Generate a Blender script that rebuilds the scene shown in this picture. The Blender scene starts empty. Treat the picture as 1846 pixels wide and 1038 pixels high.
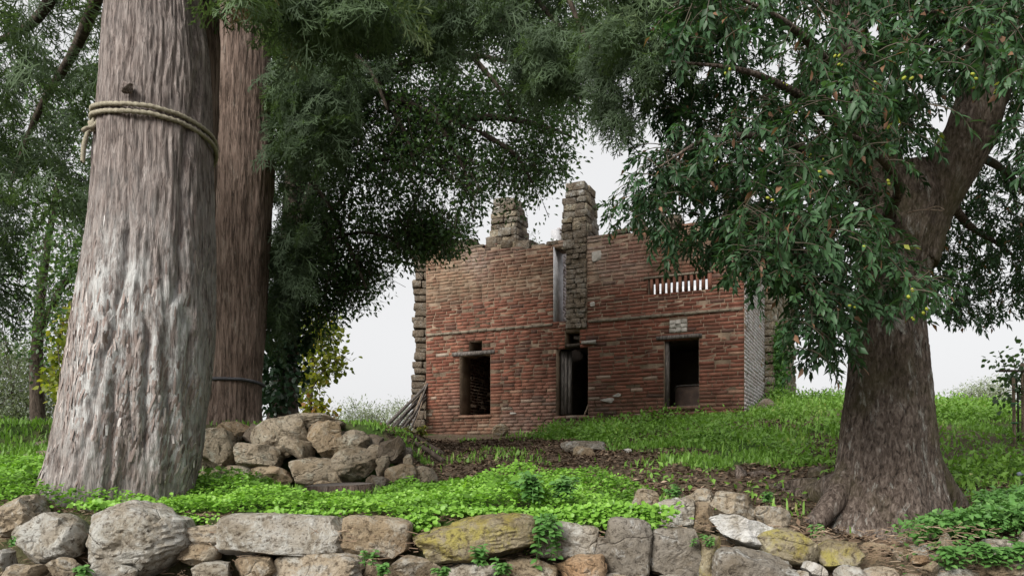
import bpy, bmesh, math, random
import numpy as np
from mathutils import Vector, Matrix

random.seed(7)
rng = np.random.default_rng(7)
scene = bpy.context.scene
COL = scene.collection

# ---------------------------------------------------------------- camera, sky, sun, exposure
EYE = 1.6; F = 1436.0; CU = 923.0; HV = 850.0      # eye height, focal length and horizon of the photograph
cam = bpy.data.cameras.new("camera")
cam.lens = 28.0; cam.sensor_width = 36.0; cam.sensor_fit = 'HORIZONTAL'
cam.shift_y = 331.0 / 1846.0
cam.clip_start = 0.05; cam.clip_end = 2000
camo = bpy.data.objects.new("camera", cam); COL.objects.link(camo)
camo.location = (0, 0, EYE); camo.rotation_euler = (math.radians(90), 0, 0)
scene.camera = camo

SUN_EL, SUN_AZ = 34.0, 218.0       # degrees; azimuth clockwise from +Y: behind the camera, to the left
world = bpy.data.worlds.new("World"); scene.world = world; world.use_nodes = True
wn = world.node_tree; wn.nodes.clear()
sky = wn.nodes.new("ShaderNodeTexSky"); sky.sky_type = 'NISHITA'; sky.sun_disc = False
sky.sun_elevation = math.radians(SUN_EL); sky.sun_rotation = math.radians(SUN_AZ)
sky.dust_density = 4.0; sky.ozone_density = 1.0; sky.air_density = 1.0
hs = wn.nodes.new("ShaderNodeHueSaturation"); hs.inputs['Saturation'].default_value = 0.12
mixw = wn.nodes.new("ShaderNodeMix"); mixw.data_type = 'RGBA'
mixw.inputs['Factor'].default_value = 0.8
mixw.inputs['B'].default_value = (6.7, 6.72, 6.8, 1)
bg = wn.nodes.new("ShaderNodeBackground"); bg.inputs['Strength'].default_value = 0.1
wo = wn.nodes.new("ShaderNodeOutputWorld")
wn.links.new(sky.outputs[0], hs.inputs['Color']); wn.links.new(hs.outputs[0], mixw.inputs['A'])
wn.links.new(mixw.outputs['Result'], bg.inputs['Color']); wn.links.new(bg.outputs[0], wo.inputs[0])

sl = bpy.data.lights.new("sun", 'SUN'); sl.energy = 4.8; sl.angle = math.radians(30); sl.color = (1, 0.96, 0.9)
so = bpy.data.objects.new("sun", sl); COL.objects.link(so)
az, el = math.radians(SUN_AZ), math.radians(SUN_EL)
sdir = Vector((math.sin(az) * math.cos(el), math.cos(az) * math.cos(el), math.sin(el)))
so.rotation_euler = sdir.to_track_quat('Z', 'Y').to_euler(); so.location = (-6, -8, 14)

vs = scene.view_settings
vs.view_transform = 'Standard'; vs.look = 'None'; vs.exposure = 0.5; vs.gamma = 1.0; vs.use_curve_mapping = False
scene.render.engine = 'CYCLES'
scene.cycles.use_denoising = True
scene.cycles.max_bounces = 8; scene.cycles.transparent_max_bounces = 8
scene.cycles.diffuse_bounces = 4; scene.cycles.transmission_bounces = 4

# ---------------------------------------------------------------- helpers
def P(u, v, d):
    """a point that stands d metres in front of the photographer"""
    return np.array([(u - CU) / F * d, d, EYE + (HV - v) / F * d])

def to_px(p):
    p = np.asarray(p)
    y = np.maximum(p[..., 1], 0.1)
    return CU + F * p[..., 0] / y, HV - F * (p[..., 2] - EYE) / y

def vnoise(p, seed=0):
    p = np.asarray(p, float)
    i = np.floor(p).astype(np.int64); f = p - i
    f = f * f * f * (f * (f * 6 - 15) + 10)
    def h(dx, dy, dz):
        n = ((i[:, 0] + dx) * 374761393 + (i[:, 1] + dy) * 668265263 + (i[:, 2] + dz) * 1440662683 + seed * 974711) & 0xffffffff
        n = ((n ^ (n >> 13)) * 1274126177) & 0xffffffff
        n = ((n ^ (n >> 15)) * 2246822519) & 0xffffffff
        n = n ^ (n >> 16)
        return n / 2147483647.5 - 1.0
    x, y, z = f[:, 0], f[:, 1], f[:, 2]
    a = h(0,0,0)*(1-x)+h(1,0,0)*x; b = h(0,1,0)*(1-x)+h(1,1,0)*x
    c = h(0,0,1)*(1-x)+h(1,0,1)*x; e = h(0,1,1)*(1-x)+h(1,1,1)*x
    return (a*(1-y)+b*y)*(1-z)+(c*(1-y)+e*y)*z

def fbm(p, seed=0, octv=4, gain=0.5):
    p = np.asarray(p, float); s = 0; a = 1.0; t = 0
    for k in range(octv):
        s = s + a * vnoise(p * 2.03 ** k + 17.3 * k, seed + k); t += a; a *= gain
    return s / t

def sstep(x, a, b):
    t = np.clip((x - a) / (b - a), 0, 1); return t * t * (3 - 2 * t)

SHARP = {'stone': 24, 'field_stone': 24, 'boulder': 26, 'stone_slab': 24}
def mesh(name, verts, faces, mat=None, smooth=False, attrs=None):
    """faces: an (N,k) array or a list of such arrays"""
    verts = np.ascontiguousarray(verts, dtype=np.float32)
    if not isinstance(faces, (list, tuple)): faces = [faces]
    faces = [np.asarray(f, np.int32) for f in faces if len(f)]
    me = bpy.data.meshes.new(name)
    me.vertices.add(len(verts)); me.vertices.foreach_set("co", verts.ravel())
    loops = np.concatenate([f.ravel() for f in faces])
    tot = np.concatenate([np.full(len(f), f.shape[1], np.int32) for f in faces])
    st = np.concatenate([[0], np.cumsum(tot)[:-1]]).astype(np.int32)
    me.loops.add(len(loops)); me.loops.foreach_set("vertex_index", loops)
    me.polygons.add(len(tot)); me.polygons.foreach_set("loop_start", st)
    me.polygons.foreach_set("loop_total", tot)
    if smooth: me.polygons.foreach_set("use_smooth", np.ones(len(tot), bool))
    if attrs:
        for k, a in attrs.items():
            at = me.attributes.new(k, 'FLOAT', 'POINT'); at.data.foreach_set("value", np.ascontiguousarray(a, dtype=np.float32))
    me.update(calc_edges=True)
    if name in SHARP: me.set_sharp_from_angle(angle=math.radians(SHARP[name]))
    if mat: me.materials.append(mat)
    return me

WL = {}      # world location of every object that may be a parent
def link(name, data, loc, parent=None, rot=None, scale=None):
    o = bpy.data.objects.new(name, data); COL.objects.link(o)
    loc = np.asarray(loc, float); WL[o] = loc
    if parent is not None:
        o.parent = parent; loc = loc - WL[parent]
    o.location = [float(c) for c in loc]
    if rot is not None: o.rotation_euler = rot
    if scale is not None: o.scale = scale
    return o

def tag(o, label=None, cat=None, group=None, kind=None):
    if label: o["label"] = label
    if cat: o["category"] = cat
    if group: o["group"] = group
    if kind: o["kind"] = kind
    return o

def thing(name, loc, label, cat, group=None):
    return tag(link(name, None, loc), label, cat, group)

def part(name, verts, faces, mat, parent=None, smooth=False, attrs=None, kind=None, center=None):
    """links one mesh given in world coordinates"""
    verts = np.asarray(verts, float)
    c = np.array(center, float) if center is not None else (verts.min(0) + verts.max(0)) / 2
    o = link(name, mesh(name, verts - c, faces, mat, smooth, attrs), c, parent)
    if kind: o["kind"] = kind
    return o

def join(chunks):
    """[(verts, faces(N,k))...] -> verts, faces ; all of one k"""
    vs_, fs_, n = [], [], 0
    for v, f in chunks:
        vs_.append(v); fs_.append(np.asarray(f) + n); n += len(v)
    return np.concatenate(vs_), np.concatenate(fs_)

BOXF = np.array([[0,3,2,1],[4,5,6,7],[0,1,5,4],[1,2,6,5],[2,3,7,6],[3,0,4,7]])
def box(c, ex, ey, ez, jit=0.0):
    """c centre; ex, ey, ez half-extent vectors"""
    c, ex, ey, ez = (np.asarray(a, float) for a in (c, ex, ey, ez))
    v = np.array([c-ex-ey-ez, c+ex-ey-ez, c+ex+ey-ez, c-ex+ey-ez, c-ex-ey+ez, c+ex-ey+ez, c+ex+ey+ez, c-ex+ey+ez])
    if jit: v = v + rng.normal(0, jit, v.shape)
    return v, BOXF

def tube(path, rad, n=10, wob=0.0, seed=0, wf=6.0, cap=True):
    path = np.asarray(path, float); rad = np.broadcast_to(np.asarray(rad, float), (len(path),))
    t = np.gradient(path, axis=0); t /= np.linalg.norm(t, axis=1)[:, None] + 1e-9
    ref = np.array([0, 1.0, 0]) if abs(t[0][1]) < 0.9 else np.array([1.0, 0, 0])
    rows = []
    u = np.cross(t[0], ref); u /= np.linalg.norm(u)
    for k in range(len(path)):
        u = u - t[k] * np.dot(u, t[k]); u /= np.linalg.norm(u) + 1e-9
        w = np.cross(t[k], u)
        a = np.linspace(0, 2*np.pi, n, endpoint=False)
        rows.append(path[k] + rad[k] * (np.cos(a)[:, None]*u + np.sin(a)[:, None]*w))
    v = np.concatenate(rows)
    if wob:
        cen = np.repeat(path, n, 0)
        nn = (v - cen); L = np.linalg.norm(nn, axis=1)[:, None] + 1e-9
        v = v + nn / L * (fbm(v * wf, seed, 3) * wob * np.repeat(rad, n))[:, None]
    m = len(path); k = np.arange(m-1)[:, None]*n; a = np.arange(n)[None, :]; b = (a+1) % n
    f = np.stack([k+a, k+b, k+n+b, k+n+a], -1).reshape(-1, 4)
    if cap:
        e0, e1 = len(v), len(v)+1
        v = np.concatenate([v, path[:1], path[-1:]])
        a = np.arange(n); b = (a+1) % n
        c0 = np.stack([np.full(n, e0), b, a, a], -1); c1 = np.stack([np.full(n, e1), a+(m-1)*n, b+(m-1)*n, b+(m-1)*n], -1)
        return v, f, np.concatenate([c0[:, :3], c1[:, :3]])
    return v, f, np.zeros((0, 3), int)

def spline(pts, n):
    """Catmull-Rom through rows of pts"""
    pts = np.asarray(pts, float)
    q = np.concatenate([2*pts[:1]-pts[1:2], pts, 2*pts[-1:]-pts[-2:-1]])
    out = []
    for x in np.linspace(0, len(pts)-1-1e-6, n):
        i = int(x); t = x - i; a, b, c, d = q[i], q[i+1], q[i+2], q[i+3]
        out.append(0.5*((2*b)+(-a+c)*t+(2*a-5*b+4*c-d)*t*t+(-a+3*b-3*c+d)*t**3))
    return np.array(out)

def in_poly(u, v, poly):
    poly = np.asarray(poly, float); ins = np.zeros(len(u), bool)
    x0, y0 = poly[-1]
    for x1, y1 in poly:
        c = ((y1 > v) != (y0 > v)) & (u < (x0-x1)*(v-y1)/(y0-y1+1e-12)+x1)
        ins ^= c; x0, y0 = x1, y1
    return ins

def frames(axis, up, roll=None):
    """N rotation matrices with columns axis, side, up"""
    x = axis / (np.linalg.norm(axis, axis=1)[:, None]+1e-9)
    z = up - x*(up*x).sum(1)[:, None]; z /= np.linalg.norm(z, axis=1)[:, None]+1e-9
    y = np.cross(z, x)
    if roll is not None:
        c, s = np.cos(roll)[:, None], np.sin(roll)[:, None]; y, z = y*c+z*s, z*c-y*s
    return np.stack([x, y, z], -1)

# ---------------------------------------------------------------- materials
def new_mat(name):
    m = bpy.data.materials.new(name); m.use_nodes = True
    nt = m.node_tree; nt.nodes.clear()
    out = nt.nodes.new("ShaderNodeOutputMaterial")
    b = nt.nodes.new("ShaderNodeBsdfPrincipled"); nt.links.new(b.outputs[0], out.inputs[0])
    return m, nt, b, out

def N(nt, t, **kw):
    n = nt.nodes.new(t)
    for k, x in kw.items():
        if k in n.inputs: n.inputs[k].default_value = x
        else: setattr(n, k, x)
    return n

def noise(nt, scale, detail=5, rough=0.6, vec=None, dist=0.0):
    n = N(nt, "ShaderNodeTexNoise"); n.inputs['Scale'].default_value = scale
    n.inputs['Detail'].default_value = detail; n.inputs['Roughness'].default_value = rough
    n.inputs['Distortion'].default_value = dist
    if vec is not None: nt.links.new(vec, n.inputs['Vector'])
    return n.outputs['Fac']

def ramp(nt, fac, stops, interp='LINEAR'):
    r = nt.nodes.new("ShaderNodeValToRGB"); cr = r.color_ramp; cr.interpolation = interp
    while len(cr.elements) > 1: cr.elements.remove(cr.elements[-1])
    for k, (p, c) in enumerate(stops):
        e = cr.elements[0] if k == 0 else cr.elements.new(p)
        e.position = p
        e.color = (c, c, c, 1) if isinstance(c, (int, float)) else (*c, 1)
    nt.links.new(fac, r.inputs[0]); return r.outputs[0]

def mixc(nt, fac, a, b, mode='MIX'):
    m = nt.nodes.new("ShaderNodeMix"); m.data_type = 'RGBA'; m.blend_type = mode
    for s, x in (('Factor', fac), ('A', a), ('B', b)):
        if isinstance(x, (int, float)): m.inputs[s].default_value = x
        elif isinstance(x, tuple): m.inputs[s].default_value = (*x, 1)
        else: nt.links.new(x, m.inputs[s])
    return m.outputs['Result']

def math_(nt, op, a, b=0.0):
    m = nt.nodes.new("ShaderNodeMath"); m.operation = op
    for k, x in enumerate((a, b)):
        if isinstance(x, (int, float)): m.inputs[k].default_value = x
        else: nt.links.new(x, m.inputs[k])
    return m.outputs[0]

def bump(nt, b, h, strength=0.6, dist=0.02):
    n = N(nt, "ShaderNodeBump"); n.inputs['Strength'].default_value = strength; n.inputs['Distance'].default_value = dist
    nt.links.new(h, n.inputs['Height']); nt.links.new(n.outputs[0], b.inputs['Normal'])

def gpos(nt): return N(nt, "ShaderNodeNewGeometry").outputs['Position']
def vscale(nt, vec, s):
    m = nt.nodes.new("ShaderNodeVectorMath"); m.operation = 'MULTIPLY'; m.inputs[1].default_value = s
    nt.links.new(vec, m.inputs[0]); return m.outputs[0]
def attr(nt, name):
    a = N(nt, "ShaderNodeAttribute"); a.attribute_name = name; return a.outputs['Fac']

def leaf_mat(name, stops, trans=0.25, rough=0.45, spec=0.4, trans_gain=1.6, tname="tone"):
    m, nt, b, out = new_mat(name)
    c = ramp(nt, attr(nt, tname), stops)
    nz = noise(nt, 2.2, 3, 0.6, gpos(nt))
    c = mixc(nt, ramp(nt, nz, [(0.3, 0.0), (0.7, 0.35)]), c, mixc(nt, 1.0, c, (0.55, 0.6, 0.5), 'MULTIPLY'))
    nt.links.new(c, b.inputs['Base Color']); b.inputs['Roughness'].default_value = rough
    b.inputs['Specular IOR Level'].default_value = spec
    t = N(nt, "ShaderNodeBsdfTranslucent")
    nt.links.new(mixc(nt, 1.0, c, (trans_gain*1.1, trans_gain*1.2, trans_gain*0.55), 'MULTIPLY'), t.inputs['Color'])
    ms = N(nt, "ShaderNodeMixShader"); ms.inputs[0].default_value = trans
    nt.links.new(b.outputs[0], ms.inputs[1]); nt.links.new(t.outputs[0], ms.inputs[2]); nt.links.new(ms.outputs[0], out.inputs[0])
    return m

def bark_mat(name, dark, mid, light, lichen=None, lich_lo=0.56, lich_hi=0.68, vert=(26, 26, 3.0), bs=0.9, moss=None, lich_px=None):
    m, nt, b, out = new_mat(name)
    p = gpos(nt)
    st = vscale(nt, p, vert)
    n1 = noise(nt, 1.0, 8, 0.65, st, 0.6)
    c = ramp(nt, n1, [(0.34, dark), (0.5, mid), (0.68, light)])
    if vert[2] < 7:
        fis = math_(nt, 'ABSOLUTE', math_(nt, 'SUBTRACT', noise(nt, 1.0, 4, 0.6, vscale(nt, p, (vert[0]*.62, vert[1]*.62, vert[2]*.4)), 0.3), 0.5))
        c = mixc(nt, ramp(nt, fis, [(0.0, 0.85), (0.03, 0.0)]), c, dark)
    n2 = noise(nt, 2.5, 4, 0.6, p)
    c = mixc(nt, ramp(nt, n2, [(0.35, 0.0), (0.7, 0.6)]), c, mixc(nt, 1.0, c, (0.62, 0.58, 0.55), 'MULTIPLY'))
    if moss: c = mixc(nt, ramp(nt, noise(nt, 1.7, 5, 0.65, p), [(0.5, 0.0), (0.68, 0.75)]), c, moss)
    if lichen:
        n3 = noise(nt, 1.0, 8, 0.75, vscale(nt, p, (13, 13, 4.5)), 0.6)
        fac = ramp(nt, n3, [(lich_lo, 0.0), (lich_hi, 0.8)])
        fac = math_(nt, 'MULTIPLY', fac, ramp(nt, noise(nt, 1.0, 5, 0.6, vscale(nt, p, (30, 30, 9))), [(0.35, 0.25), (0.55, 1.0)]))
        fac = math_(nt, 'MULTIPLY', fac, attr(nt, 'lich'))
        c = mixc(nt, fac, c, lichen)
    nt.links.new(c, b.inputs['Base Color']); b.inputs['Roughness'].default_value = 0.95
    b.inputs['Specular IOR Level'].default_value = 0.15
    bump(nt, b, n1, bs, 0.035)
    return m

def stone_mat(name, base, second, lichen, lich_lo=0.5, lich_hi=0.62, yellow=None, dirt=(0.08, 0.06, 0.04)):
    m, nt, b, out = new_mat(name)
    p = gpos(nt)
    n1 = noise(nt, 9, 8, 0.7, p, 0.4); n2 = noise(nt, 3.2, 5, 0.6, p); n3 = noise(nt, 34, 6, 0.75, p)
    c = mixc(nt, ramp(nt, n2, [(0.38, 0.0), (0.62, 1.0)]), base, second)
    c = mixc(nt, ramp(nt, n1, [(lich_lo, 0.0), (lich_hi, 0.85)]), c, lichen)
    if yellow: c = mixc(nt, ramp(nt, noise(nt, 7.0, 6, 0.7, vscale(nt, p, (1.2, 1, 1))), [(0.47, 0.0), (0.6, 0.8)]), c, yellow)
    c = mixc(nt, ramp(nt, n3, [(0.38, 0.85), (0.48, 0.0)]), c, dirt)
    n4 = noise(nt, 2.6, 3, 0.5, vscale(nt, p, (1, 1, 1.6)), 0.3)
    c = mixc(nt, ramp(nt, math_(nt, 'ABSOLUTE', math_(nt, 'SUBTRACT', n4, 0.5)), [(0.0, 0.3), (0.008, 0.0)]), c, dirt)
    c = mixc(nt, ramp(nt, noise(nt, 4.3, 6, 0.7, p, 0.5), [(0.46, 0.0), (0.6, 0.55)]), c, mixc(nt, 1.0, c, (0.58, 0.5, 0.38), 'MULTIPLY'))
    c = mixc(nt, ramp(nt, n3, [(0.62, 0.0), (0.72, 0.5)]), c, (0.55, 0.53, 0.5))
    nt.links.new(c, b.inputs['Base Color']); b.inputs['Roughness'].default_value = 0.92
    b.inputs['Specular IOR Level'].default_value = 0.2
    h = math_(nt, 'ADD', math_(nt, 'ADD', math_(nt, 'MULTIPLY', n1, 1.0), math_(nt, 'MULTIPLY', n3, 0.6)), math_(nt, 'MULTIPLY', ramp(nt, math_(nt, 'ABSOLUTE', math_(nt, 'SUBTRACT', n4, 0.5)), [(0.0, 0.0), (0.02, 1.0)]), 0.22))
    bump(nt, b, h, 1.0, 0.055)
    return m

M = {}
M['oak_leaf'] = leaf_mat("oak_leaf", [(0, (.012,.03,.012)), (.35, (.028,.068,.028)), (.65, (.05,.105,.045)), (.84, (.09,.15,.085)), (.88, (.30,.34,.04)), (.94, (.34,.36,.06)), (.95, (.19,.10,.06)), (.98, (.22,.12,.075)), (1, (.09,.075,.055))], 0.25, 0.5, 0.3)
M['small_leaf'] = leaf_mat("small_leaf", [(0, (.036,.066,.032)), (.5, (.062,.115,.05)), (.85, (.10,.17,.06)), (1, (.17,.21,.055))], 0.4, 0.42, 0.5)
M['cypress'] = leaf_mat("cypress_leaf", [(0, (.034,.052,.03)), (.5, (.062,.095,.05)), (.85, (.095,.145,.07)), (1, (.16,.12,.06))], 0.3, 0.7, 0.25)
M['yellow_leaf'] = leaf_mat("yellow_leaf", [(0, (.06,.09,.02)), (.5, (.16,.19,.03)), (.85, (.3,.27,.04)), (1, (.3,.14,.04))], 0.45, 0.5, 0.3)
M['olive_leaf'] = leaf_mat("olive_leaf", [(0, (.1,.13,.08)), (.5, (.2,.24,.16)), (1, (.34,.38,.28))], 0.3, 0.5, 0.4, 1.2)
M['ivy_leaf'] = leaf_mat("ivy_leaf", [(0, (.012,.03,.014)), (.6, (.025,.06,.028)), (1, (.05,.1,.05))], 0.15, 0.35, 0.5)
M['cover'] = leaf_mat("ground_cover_leaf", [(0, (.09,.19,.025)), (.4, (.18,.36,.05)), (.75, (.24,.43,.07)), (1, (.34,.52,.16))], 0.35, 0.5, 0.35, 1.3)
M['herb'] = leaf_mat("herb_leaf", [(0, (.05,.13,.03)), (.5, (.09,.21,.05)), (1, (.16,.3,.09))], 0.25, 0.5, 0.35, 1.3)
M['grass'] = leaf_mat("grass_blade", [(0, (.08,.15,.025)), (.4, (.14,.27,.045)), (.8, (.2,.36,.07)), (1, (.34,.37,.14))], 0.3, 0.5, 0.3, 1.3)
M['litter'] = leaf_mat("leaf_litter", [(0, (.05,.034,.024)), (.5, (.125,.085,.058)), (.85, (.22,.155,.11)), (1, (.36,.28,.21))], 0.0, 0.9, 0.1)
M['cyp_bark'] = bark_mat("cypress_bark", (.06,.048,.044), (.215,.178,.163), (.35,.31,.29), (.44,.445,.437), 0.38, 0.56, (52, 52, 6.0), 1.0)
M['cyp_bark2'] = bark_mat("cypress_bark_brown", (.045,.033,.026), (.165,.12,.098), (.26,.2,.168), (.42,.38,.33), 0.56, 0.66, (40, 40, 4.0), 1.0)
M['oak_bark'] = bark_mat("oak_bark", (.03,.023,.019), (.125,.098,.082), (.27,.225,.195), (.48,.48,.44), 0.56, 0.64, (46, 46, 17), 1.0, (.09,.08,.04))
M['dark_bark'] = bark_mat("dark_bark", (.03,.025,.02), (.08,.064,.052), (.14,.115,.095), None, vert=(30, 30, 8))
M['old_wood'] = bark_mat("weathered_wood", (.05,.045,.042), (.14,.125,.115), (.26,.235,.215), None, vert=(40, 40, 5))
M['pale_wood'] = bark_mat("pale_wood", (.13,.10,.075), (.27,.21,.16), (.4,.32,.25), None, vert=(40, 40, 5))
M['st_tan'] = stone_mat("stone_tan", (.29,.235,.165), (.40,.34,.26), (.44,.43,.39), 0.5, 0.6)
M['st_grey'] = stone_mat("stone_grey", (.30,.27,.22), (.40,.37,.32), (.5,.5,.47), 0.46, 0.58)
M['st_brown'] = stone_mat("stone_brown", (.25,.185,.12), (.34,.275,.19), (.42,.39,.33), 0.52, 0.62)
M['st_white'] = stone_mat("stone_white", (.52,.51,.49), (.58,.57,.55), (.62,.62,.6), 0.5, 0.6, None, (.3,.28,.24))
M['st_yellow'] = stone_mat("stone_yellow", (.24,.20,.12), (.3,.26,.18), (.4,.37,.28), 0.55, 0.65, (.36,.315,.075))
M['st_dark'] = stone_mat("stone_dark", (.19,.165,.13), (.26,.235,.2), (.44,.44,.42), 0.54, 0.62, None, (.06,.05,.04))
M['st_orange'] = stone_mat("stone_orange", (.33,.21,.12), (.40,.30,.2), (.45,.42,.36), 0.52, 0.62)
M['st_bank'] = stone_mat("stone_terrace", (.25,.205,.15), (.34,.29,.22), (.38,.37,.31), 0.52, 0.64, None, (.06,.05,.035))
M['rubble'] = stone_mat("rubble", (.125,.1,.075), (.19,.155,.12), (.23,.215,.19), 0.52, 0.64, None, (.06,.05,.04))

def brick_material(name, white=0.0):
    m, nt, b, out = new_mat(name); p = gpos(nt)
    c = ramp(nt, attr(nt, 'tone'), [(0, (.09,.05,.04)), (.25, (.13,.057,.04)), (.55, (.18,.068,.046)), (.8, (.225,.098,.065)), (.92, (.27,.165,.115)), (1, (.34,.275,.225))])
    n1 = noise(nt, 11, 6, 0.7, p); n2 = noise(nt, 1.3, 5, 0.65, p)
    c = mixc(nt, ramp(nt, n1, [(0.3, 0.65), (0.55, 0.0)]), c, mixc(nt, 1.0, c, (0.5, 0.45, 0.42), 'MULTIPLY'))
    sm = math_(nt, 'MULTIPLY', ramp(nt, n1, [(0.38, 0.45), (0.58, 1.0)]), attr(nt, 'smear'))
    c = mixc(nt, sm, c, mixc(nt, ramp(nt, noise(nt, 0.9, 3, 0.5, p), [(0.42, 0.0), (0.58, 1.0)]), (.215,.155,.105), (.25,.2,.165)))
    c = mixc(nt, ramp(nt, n2, [(0.4, 0.0), (0.62, 0.8)]), c, mixc(nt, 1.0, c, (0.52, 0.55, 0.55), 'MULTIPLY'))
    if white:
        c = mixc(nt, ramp(nt, noise(nt, 4, 5, 0.6, p), [(0.3, white*0.55), (0.6, white)]), c, (.66,.65,.66))
    nt.links.new(c, b.inputs['Base Color']); b.inputs['Roughness'].default_value = 0.93
    b.inputs['Specular IOR Level'].default_value = 0.15
    bump(nt, b, noise(nt, 45, 5, 0.7, p), 0.6, 0.01); return m
M['brick'] = brick_material("old_brick"); M['white_brick'] = brick_material("whitewashed_brick", 0.66)

def plain_mat(name, a, b_, scale=5, rough=0.9, bs=0.5, bd=0.01, metal=0.0):
    m, nt, b, out = new_mat(name); p = gpos(nt)
    n1 = noise(nt, scale, 7, 0.65, p)
    nt.links.new(ramp(nt, n1, [(0.35, a), (0.65, b_)]), b.inputs['Base Color'])
    b.inputs['Roughness'].default_value = rough; b.inputs['Metallic'].default_value = metal
    b.inputs['Specular IOR Level'].default_value = 0.2
    bump(nt, b, noise(nt, scale*5, 6, 0.7, p), bs, bd); return m
M['mortar'] = plain_mat("mortar", (.12,.085,.062), (.23,.17,.12), 4, 0.95, 0.8, 0.02)
M['plaster'] = plain_mat("plaster", (.24,.22,.195), (.36,.34,.31), 9)
M['limewash'] = plain_mat("limewash", (.36,.36,.38), (.62,.62,.64), 7)
M['inside'] = plain_mat("interior_plaster", (.28,.23,.2), (.45,.38,.33), 3, 0.95, 0.8, 0.03)  # two brownish plaster tones mixed by noise, for inner walls and floors
M['band'] = plain_mat("mortar_ledge", (.13,.105,.08), (.2,.165,.125), 6, 0.95, 0.8, 0.02)
M['rope'] = plain_mat("rope_fibre", (.2,.18,.135), (.32,.295,.225), 60, 0.95, 0.8, 0.006)
M['cable'] = plain_mat("cable", (.04,.04,.045), (.09,.09,.1), 40, 0.6, 0.5, 0.004)
M['rust'] = plain_mat("rusty_sheet", (.05,.035,.03), (.13,.09,.07), 5, 0.5, 0.3, 0.01, 0.3)
M['tie'] = plain_mat("green_tie", (.05,.18,.08), (.07,.24,.11), 20, 0.6)
M['pipe'] = plain_mat("grey_blue_pipe", (.16,.18,.23), (.22,.25,.31), 20, 0.5)

def ground_material():
    m, nt, b, out = new_mat("ground_soil"); p = gpos(nt)
    n1 = noise(nt, 1.1, 6, 0.65, p); n2 = noise(nt, 14, 7, 0.75, p); n3 = noise(nt, 55, 5, 0.75, p)
    c = ramp(nt, n2, [(0.3, (.06,.043,.03)), (0.5, (.13,.097,.068)), (0.7, (.21,.165,.12))])
    c = mixc(nt, ramp(nt, n3, [(0.6, 0.0), (0.7, 0.6)]), c, (.24,.18,.13))
    g = ramp(nt, n2, [(0.3, (.025,.05,.012)), (0.7, (.07,.12,.028))])
    fac = math_(nt, 'MULTIPLY', attr(nt, 'green'), ramp(nt, n1, [(0.36, 0.35), (0.55, 1.0)]))
    c = mixc(nt, fac, c, g)
    nt.links.new(c, b.inputs['Base Color']); b.inputs['Roughness'].default_value = 1.0
    b.inputs['Specular IOR Level'].default_value = 0.1
    bump(nt, b, math_(nt, 'ADD', n2, n3), 0.9, 0.03); return m
M['ground'] = ground_material()

# ---------------------------------------------------------------- terrain
GP = [ # (u, v, distance) of points on the ground
 (-300,930,4.3),(0,905,4.4),(80,880,4.9),(200,905,4.7),(345,925,4.6),(450,930,4.35),(700,935,4.35),(900,935,4.35),(1100,950,4.4),
 (500,900,5.2),(600,906,5.2),(700,902,5.2),(930,884,5.2),(1100,915,5.2),(420,885,6.4),(600,898,6.0),(600,888,6.7),(800,878,6.5),(1000,872,6.5),(1200,885,6.3),(1330,910,5.6),
 (50,835,5.6),(-300,840,6),(50,808,7),(-400,790,9),(60,795,9.5),(200,790,11),
 (760,845,8),(900,845,8),(1100,838,8),(1250,835,8),(1400,855,7.2),
 (800,815,10.5),(1000,805,10.5),(1200,793,10.5),(1380,775,10.5),
 (700,784,14.5),(860,786,14),(1040,778,13.5),(1200,760,13),(1340,745,12.4),(1420,722,14.5),(1560,742,16),(1700,742,16),(1846,742,16),(2200,740,16),
 (1460,800,9.5),(1720,800,9),(1846,798,9),(2200,800,9),(1450,940,5.3),(1600,978,5.4),(1720,930,5.6),(1846,890,6.2),(1760,865,7),(2100,900,6),
 (1500,975,4.6),(1600,1000,4.6),(1750,975,4.6),(1900,960,4.6),(2300,960,4.6),(560,778,17),(300,780,17),(900,760,19),(1350,720,19)]
GPW = np.array([P(*g) for g in GP])
def _tps(r2): return r2 * np.log(r2 + 1e-9)
def _fit():
    x = GPW[:, :2]; n = len(x)
    K = _tps(((x[:, None]-x[None])**2).sum(-1)) + np.eye(n)*0.05
    Q = np.concatenate([np.ones((n, 1)), x], 1)
    A = np.block([[K, Q], [Q.T, np.zeros((3, 3))]])
    return np.linalg.solve(A, np.concatenate([GPW[:, 2], np.zeros(3)]))
TW = _fit()
def wall_y(x): return 4.22 + 0.28 * sstep(x, 0.7, 1.3) + 0.05*np.sin(x*1.7)
def T(x, y, micro=True):
    x = np.atleast_1d(np.asarray(x, float)); y = np.atleast_1d(np.asarray(y, float))
    xc = np.clip(x, -6.5, 12.5); yc = np.clip(y, 4.3, 17.0)
    q = np.stack([xc, yc], -1); n = len(GPW); z = np.zeros(len(x))
    for k in range(n): z += TW[k] * _tps(((q - GPW[k, :2])**2).sum(-1))
    z += TW[n] + TW[n+1]*xc + TW[n+2]*yc
    # the terrace behind the rock wall
    m = sstep(y, 7.15, 7.5) * (1 - sstep(x, -1.35, -0.75)) * (1 - sstep(y, 10, 13))
    z = z + m * np.maximum(0, 2.04 + 0.012*(y-7) - z)
    z = z - np.maximum(0, y - 16.5)**1.0 * 0.22
    z = np.maximum(z, -5.0 + 0*z)
    if micro:
        p = np.stack([x, y, 0*x], -1); z = z + 0.03*fbm(p*2.3, 5, 4) + 0.012*fbm(p*13, 9, 2)
    wy = wall_y(x); k = sstep(y, wy - 0.16, wy + 0.02)
    return z*k + (0.2 + 0.02*fbm(np.stack([x, y, 0*x], -1)*1.5, 3, 3))*(1-k)

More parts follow.
